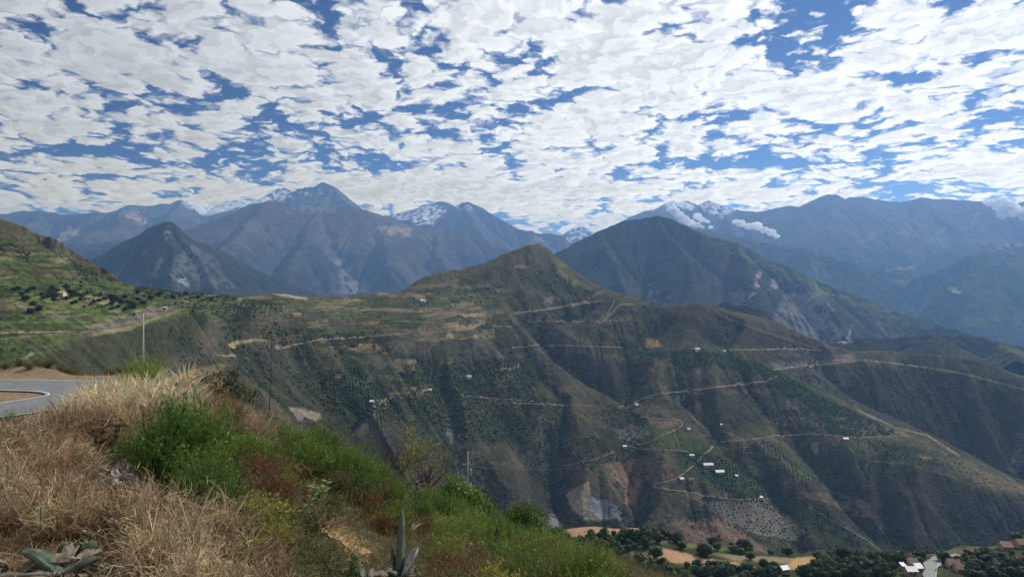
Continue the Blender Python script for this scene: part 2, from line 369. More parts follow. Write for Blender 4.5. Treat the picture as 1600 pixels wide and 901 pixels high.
MID = [
 # dark pyramid on the left
 dict(p=[(275,350,5100),(287,363,5150),(303,373,5300),(335,388,5500),(375,408,5700),(425,432,5900),(490,458,6050)], slope=0.7),
 dict(p=[(335,388,5500),(345,415,5100),(360,450,4800)], slope=.75),
 dict(p=[(110,425,5400),(150,403,5300),(190,380,5200),(225,358,5150),(245,352,5100),(264,347,5100),(275,350,5100),(290,366,5150),(310,384,5250),(345,400,5500),(400,432,5900)], slope=0.82),
 dict(p=[(264,347,5100),(262,390,4600),(270,440,4200)], slope=0.8),
 dict(p=[(275,350,5100),(300,400,4700),(330,450,4400),(350,480,4200)], slope=0.85),
 dict(p=[(225,358,5150),(200,400,4800),(190,440,4500)], slope=0.8),
 # right dark mountain
 dict(p=[(700,440,5200),(800,425,5100),(868,399,5050),(900,380,5000),(935,362,5000),(970,347,5000),(1000,341,5000),(1020,339,5000),(1045,343,4950),(1062,352,4900),(1100,365,4800),(1150,382,4700),(1200,403,4600),(1260,432,4450),(1320,458,4300),(1380,478,4200),(1430,500,4100),(1480,516,4000),(1540,532,3900),(1650,560,3800)], slope=0.75),
 dict(p=[(935,362,5000),(950,410,4500),(980,460,4150),(1010,500,3900)], slope=0.7),
 dict(p=[(1020,339,5000),(1070,400,4400),(1090,460,4000),(1100,500,3800)], slope=0.7),
 dict(p=[(1150,382,4700),(1170,430,4150),(1180,480,3800),(1185,520,3600)], slope=0.7),
 dict(p=[(1260,432,4450),(1290,470,4000),(1320,510,3700),(1340,540,3500)], slope=0.7),
 # little dark knoll and brown hills beyond the massif
 dict(p=[(1130,478,2700),(1165,474,2700),(1190,482,2680),(1215,498,2650),(1240,510,2600)], slope=0.8),
 dict(p=[(1270,540,2750),(1330,533,2800),(1365,529,2800),(1410,530,2800),(1440,525,2750),(1465,524,2700),(1500,527,2700),(1550,533,2700),(1600,543,2700),(1800,560,2700),(2100,600,2700)], slope=0.55),
 dict(p=[(1465,524,2700),(1480,560,2350),(1530,600,2100)], slope=0.55),
 dict(p=[(1550,533,2700),(1590,560,2400),(1640,590,2150)], slope=0.55),
]
def far_h():
    X, Y = grid(-14600, 14600, 5200, 17200, 34.0)
    z = crest_field(X, Y, FAR, 11, 260, 0.55)
    z = np.maximum(z, -900+0.03*(Y-5000))+60*fbm(X/1400, Y/1400, 6, 3)*sstep(z, -900, 200)*0+25*fbm(X/500, Y/500, 5, 4)
    return erode(z, 0.035, 7, 32*0.95, keep=14)
def mid_h():
    X, Y = grid(-5600, 5600, 2300, 6300, 15.0)
    z = crest_field(X, Y, MID, 23, 90, 0.7)
    z = np.maximum(z, -650)+10*fbm(X/220, Y/220, 5, 7)
    return erode(z, 0.03, 7, 15*1.05, keep=16)
farF = Field(-14600, 5200, 34.0, far_h()); midF = Field(-5600, 2300, 15.0, mid_h())
def far_z(x, y): return farF(x, y)+14*fbm(x/160, y/160, 4, 40, 0.55, True)+4*fbm(x/45, y/45, 3, 44)
def mid_z(x, y): return midF(x, y)+7*fbm(x/85, y/85, 4, 50, 0.55, True)+2.0*fbm(x/22, y/22, 3, 54)

def proj(Xg, Yg, Zg): return CX+F*Xg/Yg, CY-F*Zg/Yg
# --- far sheet
Xg, Yg = fan_rows(far_z, -0.86, 0.86, 1180, 5260, 16900, 420)
Zg = far_z(Xg, Yg); px, py = proj(Xg, Yg, Zg); gx, gy = slope_grid(Xg, Yg, far_z, 20)
steep = np.hypot(gx, gy)
nz = fbm(Xg/600, Yg/600, 5, 70); nf = fbm(Xg/90, Yg/90, 4, 75)
c = np.zeros(Xg.shape+(3,))+np.array([.040, .046, .032])
alt = Zg+180*nz
c = paint(c, sstep(alt, 150, 750), (.10, .078, .056))
c = paint(c, sstep(nz+0.5*nf, 0.05, 0.45)*sstep(alt, 0, 500)*0.7, (.15, .12, .085))
c = paint(c, sstep(alt, 1000, 1350), (.12, .12, .125))
c = paint(c, sstep(steep+0.25*nf, 0.75, 1.1)*0.6, (.12, .115, .115))
def hit(poly, **k): return polymask(px, py, poly, **k)
near = Yg < 8600
for pl, cc in [([(56,385),(90,368),(115,352),(128,366),(90,378),(64,388)], (.42,.34,.24)), ([(196,335),(210,330),(240,348),(220,352)], (.42,.32,.24)),
               ([(505,395),(520,393),(545,415),(550,455),(575,458),(530,458),(530,425)], (.20,.18,.165)), ([(545,438),(570,440),(580,458),(540,458)], (.24,.22,.2)),
               ([(590,352),(640,356),(646,372),(630,372),(600,366)], (.33,.25,.18)), ([(830,366),(845,372),(858,380),(840,375)], (.42,.33,.25)),
               ([(1340,380),(1376,356),(1380,362),(1352,378)], (.24,.2,.15)), ([(1400,360),(1430,358),(1432,368),(1405,368)], (.24,.2,.15)),
               ([(1450,382),(1475,352),(1478,356),(1458,380)], (.24,.2,.16)), ([(1500,360),(1530,330),(1535,334),(1505,364)], (.22,.18,.14)),
               ([(1480,450),(1490,448),(1502,456),(1495,458)], (.42,.36,.26)), ([(1390,420),(1430,416),(1430,419),(1380,424)], (.3,.3,.22)),
               ([(1560,384),(1600,380),(1600,384),(1550,392)], (.3,.24,.18)), ([(1395,432),(1440,440),(1440,452),(1400,445)], (.15,.10,.07)),
               ([(470,312),(510,305),(540,320),(520,330),(470,330)], (.22,.17,.12)), ([(1470,500),(1560,485),(1575,505),(1500,512)], (.09,.11,.045))]:
    c = paint(c, hit(pl, wob=9, edge=3)*sstep(nf+0.35, 0, 0.5), cc)
snow = np.zeros(Xg.shape)
deep = Yg > 10300
for pl, am, th in [([(280,308),(300,306),(360,306),(420,308),(425,316),(360,326),(330,336),(312,334),(296,326),(285,316)], 1.2, -.2), ([(360,308),(400,308),(400,318),(362,322)], 1.0, -.1),
               ([(412,300),(436,290),(456,298),(500,296),(512,303),(470,310),(450,316),(408,318)], .75, .05), ([(432,292),(450,296),(448,312),(420,314)], .9, -.15),
               ([(598,335),(640,328),(670,318),(700,322),(700,330),(675,345),(655,350),(640,345),(618,342)], .9, .0), ([(640,336),(676,336),(676,350),(648,352)], .9, -.1),
               ([(700,315),(740,315),(736,332),(722,330),(712,325)], .65, .1), ([(885,358),(900,352),(920,352),(940,366),(920,378),(890,378)], .9, -.05),
               ([(1040,313),(1066,313),(1088,322),(1080,330),(1060,322),(1040,330)], 1.0, -.1), ([(1005,325),(1040,316),(1040,330),(1010,332)], .3, .2),
               ([(1092,312),(1108,312),(1150,328),(1130,342),(1105,330),(1096,325)], .9, .0)]:
    snow = np.maximum(snow, hit(pl, wob=5, edge=2)*am*sstep(nf*0.9-0.5*(steep-0.7), th-0.12, th+0.12))
c = paint(c, snow*(Yg > 10300), (.86, .88, .92))
c = c*(1+0.25*nf+0.2*fbm(Xg/70, Yg/420, 4, 79))[..., None]
sun_ = sheet('mountains', Xg, Yg, Zg, c, land_mat('mountain_cover', 60.0, 0.22, 1.0, 18.0)); sun_['kind'] = 'structure'

# --- mid sheet
Xg, Yg = fan_rows(mid_z, -0.86, 0.86, 1180, 2350, 6200, 420)
Zg = mid_z(Xg, Yg); px, py = proj(Xg, Yg, Zg); gx, gy = slope_grid(Xg, Yg, mid_z, 12); steep = np.hypot(gx, gy)
nz = fbm(Xg/300, Yg/300, 5, 80); nf = fbm(Xg/40, Yg/40, 4, 85); streak = fbm(Xg/35, Yg/160, 4, 87)
c = np.zeros(Xg.shape+(3,))+np.array([.034, .042, .024])
c = paint(c, sstep(nz, -0.1, 0.4)*0.8, (.065, .055, .040))
c = paint(c, sstep(gx*0.9+0.5*nz, 0.15, -0.45)*sstep(0.95-steep+0.4*nf, 0, .5)*0.0, (.07, .09, .03))
c = paint(c, sstep(steep+0.4*nf, 0.95, 1.3)*0.35, (.13, .125, .12))
brown = (Yg < 3100)
c[brown] = np.array([.040, .033, .023])*(1+0.4*nf[brown])[:, None]
for pl, cc, s in [
    ([(244,432),(252,410),(262,380),(258,378),(248,400),(236,432)], (.20,.19,.19), .8),
    ([(268,412),(278,400),(300,380),(318,392),(330,420),(345,450),(310,450),(296,420),(282,440),(268,445)], (.20,.195,.19), .45),
    ([(222,398),(228,385),(230,388),(222,402)], (.35,.33,.33), .6), ([(255,362),(264,360),(262,376),(256,376)], (.36,.34,.34), .7),
    ([(318,392),(335,400),(352,430),(372,452),(355,452),(335,425)], (.20,.195,.19), .4),
    ([(276,430),(290,434),(296,448),(276,446)], (.36,.35,.33), .7),
    ([(1166,470),(1176,450),(1186,424),(1190,424),(1184,448),(1178,476)], (.40,.33,.32), 1),
    ([(1205,500),(1222,470),(1232,455),(1250,460),(1268,455),(1290,480),(1300,500),(1330,535),(1250,535),(1210,515)], (.24,.205,.20), .7),
    ([(1200,455),(1210,432),(1222,436),(1214,450)], (.33,.28,.28), .8), ([(1262,455),(1275,455),(1305,485),(1290,486)], (.38,.32,.3), .7),
    ([(1300,505),(1310,510),(1325,535),(1316,538)], (.36,.32,.31), .9), ([(1325,520),(1332,505),(1326,535),(1322,535)], (.38,.33,.32), .9),
    ([(1008,445),(1016,442),(1020,460),(1028,474),(1018,472)], (.30,.25,.25), .8), ([(1025,455),(1029,452),(1030,464)], (.3,.27,.27), .8), ([(1042,462),(1047,460),(1048,470)], (.3,.27,.27), .7),
    ([(1360,500),(1400,505),(1420,530),(1370,525)], (.2,.18,.17), .5), ([(1130,460),(1160,450),(1165,470),(1150,480)], (.25,.22,.22), .4)]:
    c = paint(c, hit(pl, wob=7, edge=2)*s*sstep(streak+0.5*nf+0.35, 0, .4), cc)
for pl, cc, s in [([(1062,350),(1110,362),(1180,388),(1260,425),(1330,456),(1400,480),(1480,512),(1440,515),(1380,500),(1300,470),(1220,430),(1140,395)], (.10,.13,.045), .8),
    ([(1240,430),(1300,452),(1345,470),(1400,485),(1395,490),(1330,472),(1280,456)], (.17,.19,.08), .7), ([(1360,485),(1420,500),(1440,525),(1400,525),(1370,500)], (.09,.13,.045), .7),
    ([(870,400),(930,370),(960,372),(920,410),(960,440),(950,460),(900,425)], (.06,.08,.04), .5),
    ([(1490,545),(1560,555),(1620,590),(1600,600),(1520,575)], (.09,.10,.035), .6), ([(1560,535),(1640,560),(1640,572),(1560,545)], (.15,.17,.05), .7)]:
    c = paint(c, hit(pl, wob=8, edge=4)*s*sstep(nf+0.3, -.1, .4), cc)
c = c*(0.82+0.30*nf+0.18*streak)[..., None]
o = sheet('mountain', Xg, Yg, Zg, c, land_mat('hill_cover', 22.0, 0.3, 1.0, 8.0)); o['kind'] = 'structure'

# ------------------------------------------------------------------ the massif across the valley
MP = [ # outline against the mountains: pixel, pixel, distance
(-330,330,900),(-150,340,860),(-60,350,830),(0,360,810),(40,374,810),(75,402,830),(130,426,870),(180,431,950),(250,443,1020),(290,452,1080),(330,456,1150),(380,458,1260),(410,459,1330),(440,460,1400),(500,462,1500),(560,461,1600),(600,456,1700),(660,441,1850),(720,430,1950),(760,424,2000),(790,402,2100),(815,388,2150),(835,386,2150),(860,402,2120),(900,432,2080),(940,452,2050),(965,461,2000),(1010,475,1950),(1050,478,1900),(1100,477,1850),(1130,487,1850),(1180,502,1850),(1250,520,1850),(1290,542,1850),(1340,562,1830),(1400,566,1800),(1500,580,1750),(1600,608,1700),(1750,645,1680),(1900,680,1660),
(0,430,750),(100,440,820),(40,480,690),(130,515,700),(260,481,860),(200,502,780),(180,460,880),(0,520,650),(60,555,620),(60,595,590),(200,605,672),(350,605,840),(130,560,648),(240,550,734),(300,535,909),(350,482,1030),(400,476,1160),(430,490,1180),(300,500,930),(300,600,800),(-150,480,680),(-150,580,600),(-300,450,720),(-300,600,600),
(450,520,1238),(400,560,1080),(450,600,1072),(450,650,1010),(600,560,1346),(600,650,1159),(600,700,1090),(500,700,950),(560,483,1480),(480,490,1330),(650,520,1460),(720,500,1625),(640,472,1675),(700,452,1823),(750,472,1800),(740,520,1545),(700,580,1411),(700,640,1330),(700,700,1260),(750,760,1220),(760,740,1262),(830,800,1216),(600,800,1000),(400,750,850),(200,700,620),
(830,440,1960),(760,450,1900),(830,475,1860),(870,430,2060),(900,470,1944),(880,500,1840),(850,520,1770),(800,560,1640),(950,500,1830),(880,545,1700),(950,545,1720),(1020,535,1745),(1090,545,1670),(1100,505,1779),(1200,545,1760),(1200,590,1647),(1300,600,1747),
(820,600,1550),(900,640,1490),(850,575,1640),(900,590,1615),(960,620,1580),(1000,630,1565),(1060,600,1558),(1150,605,1600),(930,690,1406),(870,720,1350),(800,680,1390),(1000,700,1408),(1060,662,1460),(1100,720,1360),(1150,740,1330),(1110,700,1400),(1100,650,1500),(1200,640,1560),(1200,680,1475),(1150,690,1440),
(900,780,1279),(900,800,1262),(950,790,1275),(950,815,1255),(1000,800,1262),(1000,740,1332),(1080,790,1263),(1100,820,1235),(1180,775,1285),(1190,840,1200),(1050,830,1210),
(1240,600,1640),(1290,640,1570),(1340,645,1580),(1270,680,1500),(1350,655,1560),(1440,678,1500),(1500,712,1460),(1560,742,1420),(1600,765,1400),(1750,830,1330),(1400,648,1668),(1450,665,1655),(1520,700,1610),(1600,742,1541),(1600,670,1620),(1500,640,1690),(1750,760,1500),(1350,618,1720),
(1300,692,1470),(1380,717,1430),(1450,724,1397),(1500,748,1380),(1600,785,1350),(1300,738,1412),(1380,765,1370),(1450,800,1319),(1500,825,1312),(1600,832,1306),(1400,855,1252),(1550,860,1270),(1340,778,1350),
(1250,740,1350),(1215,715,1400),(1300,768,1310),(1350,790,1280),(1380,862,1235),(1300,850,1227),(1200,800,1270)]
GENTLE = [[(380,462),(640,452),(770,432),(795,500),(760,530),(620,540),(560,500),(380,492)], [(-200,400),(40,380),(130,428),(300,455),(360,465),(300,478),(200,512),(130,520),(60,515),(0,530),(-200,540)],
          [(540,545),(590,537),(620,552),(560,556)], [(1090,785),(1190,780),(1265,835),(1200,850),(1150,830)], [(870,690),(940,680),(1010,655),(1060,660),(1010,690),(960,715),(920,735)],
          [(1230,615),(1330,650),(1440,680),(1500,715),(1600,765),(1600,782),(1500,745),(1440,722),(1380,714),(1290,685)], [(1180,695),(1250,735),(1320,775),(1300,770),(1230,735)], [(1070,700),(1110,700),(1200,760),(1130,770),(1060,735)]]
def massif_base():
    X, Y = grid(-1950, 2050, 380, 2900, 5.0)
    pts = [to3(*q) for q in MP]
    for (a, b, d) in MP[3:37:2]:
        x, y, z = to3(a, b, d)
        pts.append((x*(1+260/d), y+260, z-130)); pts.append((x*(1+700/d), y+700, z-430))
    for x, y, z in ((-900, 420, -180), (-600, 420, -230), (-300, 450, -300), (-150, 750, -380), (0, 1000, -440), (300, 1000, -460), (600, 1000, -470), (900, 1000, -470), (1200, 1050, -470), (0, 700, -440), (400, 700, -440), (900, 700, -440)): pts.append((x, y, z))
    z = tps(pts, X, Y, 1e-5)
    z00 = z.copy(); px_, py_ = proj(X, Y, z)
    wx = X+14*fbm(X/90, Y/90, 3, 140); wy = Y+14*fbm(X/90+9, Y/90, 3, 141)
    for vl, dep in [([(1300,585,1760),(1380,640,1670),(1450,670,1640),(1520,710,1600),(1600,748,1530),(1700,780,1470)], 22),
                    ([(1270,700,1450),(1290,725,1410),(1340,778,1335),(1400,850,1250),(1440,900,1200)], 45), ([(1070,628,1535),(1100,645,1505),(1122,688,1425),(1130,705,1390)], 25),
                    ([(840,520,1760),(870,550,1690),(930,600,1600),(975,628,1565)], 26), ([(690,590,1400),(715,680,1280),(755,765,1205),(800,830,1170)], 30), ([(985,735,1338),(995,795,1262)], 16),
                    ([(40,490,680),(30,520,650),(50,575,600)], 10), ([(860,740,1320),(880,820,1240)], 25), ([(600,560,1340),(560,640,1190),(540,700,1050)], 25), ([(430,500,1290),(350,560,930),(300,620,760)], 14),
                    ([(1040,500,1800),(1020,520,1770),(1005,545,1710)], 18), ([(1150,520,1790),(1130,545,1720)], 14), ([(930,470,1930),(900,500,1850),(850,515,1790)], 14), ([(1200,760,1330),(1230,820,1240),(1270,870,1190)], 20)]:
        q = [to3(*k) for k in vl]; zc_ = np.full(z.shape, 1e9)
        for (ax, ay, az), (bx, by, bz) in zip(q[:-1], q[1:]):
            L = (bx-ax)**2+(by-ay)**2; t = np.clip(((wx-ax)*(bx-ax)+(wy-ay)*(by-ay))/L, 0, 1)
            zc_ = np.minimum(zc_, az+t*(bz-az)-dep+0.85*np.hypot(wx-ax-t*(bx-ax), wy-ay-t*(by-ay)))
        z = np.minimum(z, zc_)
    z = z+17*fbm(X/300, Y/260, 5, 100)+5*fbm(X/60, Y/60, 4, 101, 0.5, True)
    e = erode(z, 0.017, 7, 5*1.0, keep=13)
    # farm terraces on the gentle ground keep their first shape
    gm = np.zeros(X.shape)
    for pl in GENTLE: gm = np.maximum(gm, polymask(px_, py_, pl, 3, 2))
    gm = gauss(gm, 2)*0.85
    zt = gauss(z00, 3)+0.8*np.round(z00/7.0)*0+3.0*fbm(X/70, Y/70, 3, 150)
    st = 4.0; zt = zt+0.45*((np.floor(zt/st)+sstep(zt/st-np.floor(zt/st), 0.55, 1.0))*st-zt)   # low farm terraces
    return e*(1-gm)+zt*gm
masF = Field(-1950, 380, 5.0, massif_base())
def mas_z(x, y): return masF(x, y)+1.6*fbm(x/26, y/26, 4, 110, 0.6, True)+0.8*fbm(x/6, y/6, 3, 114, 0.6)
NC, NR = 1500, 900
Xg, Yg = fan_rows(mas_z, -0.84, 0.84, NC, 430, 2850, NR, ncoarse=900)
Zg = mas_z(Xg, Yg); px, py = proj(Xg, Yg, Zg); gx, gy = slope_grid(Xg, Yg, masF, 5.0); steep = np.hypot(gx, gy)
nz = fbm(Xg/150, Yg/150, 5, 120); nf = fbm(Xg/16, Yg/16, 4, 125); nm = fbm(Xg/50, Yg/50, 4, 127)
# hollow or rib: vegetation follows the gullies
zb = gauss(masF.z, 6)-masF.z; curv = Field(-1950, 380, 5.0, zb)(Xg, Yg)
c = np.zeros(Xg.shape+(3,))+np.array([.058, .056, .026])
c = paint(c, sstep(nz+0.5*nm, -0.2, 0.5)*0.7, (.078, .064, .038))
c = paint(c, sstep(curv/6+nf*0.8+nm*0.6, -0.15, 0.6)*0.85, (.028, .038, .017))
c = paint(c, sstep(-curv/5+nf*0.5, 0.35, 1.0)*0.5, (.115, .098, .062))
c = paint(c, sstep(steep+0.3*nf, 0.85, 1.15)*0.4, (.13, .115, .095))
c = paint(c, sstep(gx+0.25*nm, -0.05, -0.35)*sstep(0.75-steep+nf*.3, 0, 0.3)*0.0, (.1, .12, .03))
GREEN = (.075, .105, .030); DGREEN = (.026, .042, .016); TAN = (.34, .245, .135); SOIL = (.20, .135, .080); PALE = (.42, .34, .22); GREY = (.27, .25, .23); BRN = (.13, .085, .05)
def pt(pl, cc, s=1.0, wob=3, edge=1.5, seed=1, brk=None):
    global c
    m = polymask(px, py, pl, edge, wob, seed)*s
    if brk is not None: m = m*sstep(nf+0.6*nm, brk-0.2, brk+0.2)
    c = paint(c, m, cc)
# broad covers
pt([(-200,350),(60,380),(130,425),(300,455),(380,470),(260,500),(130,520),(60,560),(-200,600)], (.082,.118,.032), .85, 10, 4, brk=-.2)
pt([(0,470),(100,450),(190,480),(200,500),(120,515),(0,520)], (.125,.175,.042), .85, 6, 3, brk=-.1)
pt([(20,500),(60,480),(110,470),(185,488),(170,505),(110,508),(60,512)], (.12,.16,.045), .7, 5, 2, brk=-.1)
pt([(0,360),(40,380),(80,410),(70,430),(0,400)], (.07,.065,.035), .7, 5, 2, brk=0)
pt([(380,468),(600,470),(560,490),(420,490),(300,500),(290,480)], (.085,.115,.038), .8, 6, 3, brk=0)
pt([(640,470),(760,440),(790,480),(700,500),(620,500)], (.085,.10,.035), .6, 6, 3, brk=0)
pt([(860,400),(880,410),(905,440),(940,455),(900,450),(870,425)], (.15,.15,.06), .8, 3, 2)
pt([(640,560),(800,560),(850,640),(820,700),(700,690),(620,640)], (.036,.052,.018), .8, 8, 4, brk=-.1)
pt([(500,580),(560,560),(640,610),(600,660),(520,640)], DGREEN, .9, 8, 4, brk=-.1)
pt([(980,545),(1100,545),(1200,570),(1290,620),(1340,640),(1280,640),(1200,585),(1100,570),(990,560)], (.040,.065,.020), .9, 5, 3, brk=-.2)
pt([(1210,600),(1260,600),(1330,640),(1400,672),(1385,680),(1300,680),(1250,650)], (.042,.068,.022), .9, 5, 3)
pt([(1300,650),(1360,655),(1440,676),(1500,710),(1600,752),(1600,775),(1500,745),(1440,700),(1350,690)], (.13,.115,.06), .8, 5, 3, brk=-.3)
pt([(1325,690),(1430,690),(1470,720),(1400,722),(1330,700)], (.06,.085,.028), .8, 5, 3, brk=-.2)
pt([(1200,690),(1260,695),(1330,760),(1360,790),(1300,770),(1240,730)], (.05,.07,.028), .8, 5, 3, brk=-.2)
pt([(1150,735),(1230,760),(1300,800),(1380,860),(1300,850),(1200,790),(1100,770)], (.045,.068,.024), .8, 6, 3, brk=-.2)
pt([(1060,700),(1100,690),(1180,740),(1210,780),(1130,770),(1060,740)], (.045,.072,.022), .85, 5, 3, brk=-.2)
pt([(1000,660),(1060,668),(1110,690),(1090,705),(1000,695)], (.085,.10,.035), .7, 4, 2)
pt([(1340,568),(1450,580),(1600,615),(1600,740),(1500,715),(1400,665),(1320,620)], (.060,.045,.040), .6, 8, 4, brk=-.3)
for pl in [[(1300,694),(1380,720),(1450,728),(1500,752),(1600,788),(1600,850),(1400,862),(1360,800),(1290,720)], [(1345,575),(1450,582),(1600,618),(1600,738),(1500,700),(1400,655),(1330,600)],
           [(860,545),(1000,570),(1010,612),(960,628),(900,590)], [(1000,480),(1100,480),(1180,505),(1280,545),(1200,545),(1100,535),(1020,525)], [(1080,615),(1200,595),(1260,640),(1200,665),(1130,670),(1100,645)], [(1250,750),(1340,790),(1370,855),(1300,820),(1230,770)],
           [(600,640),(700,700),(740,790),(700,780),(600,720)], [(740,720),(860,740),(880,810),(800,790)], [(130,526),(250,500),(330,490),(300,540),(250,570),(100,590),(70,560)], [(860,470),(930,460),(1000,490),(900,500)]]:
    pt(pl, (.032,.044,.017) if pl[0] == (130,526) else (.036,.031,.026), .6, 9, 5)
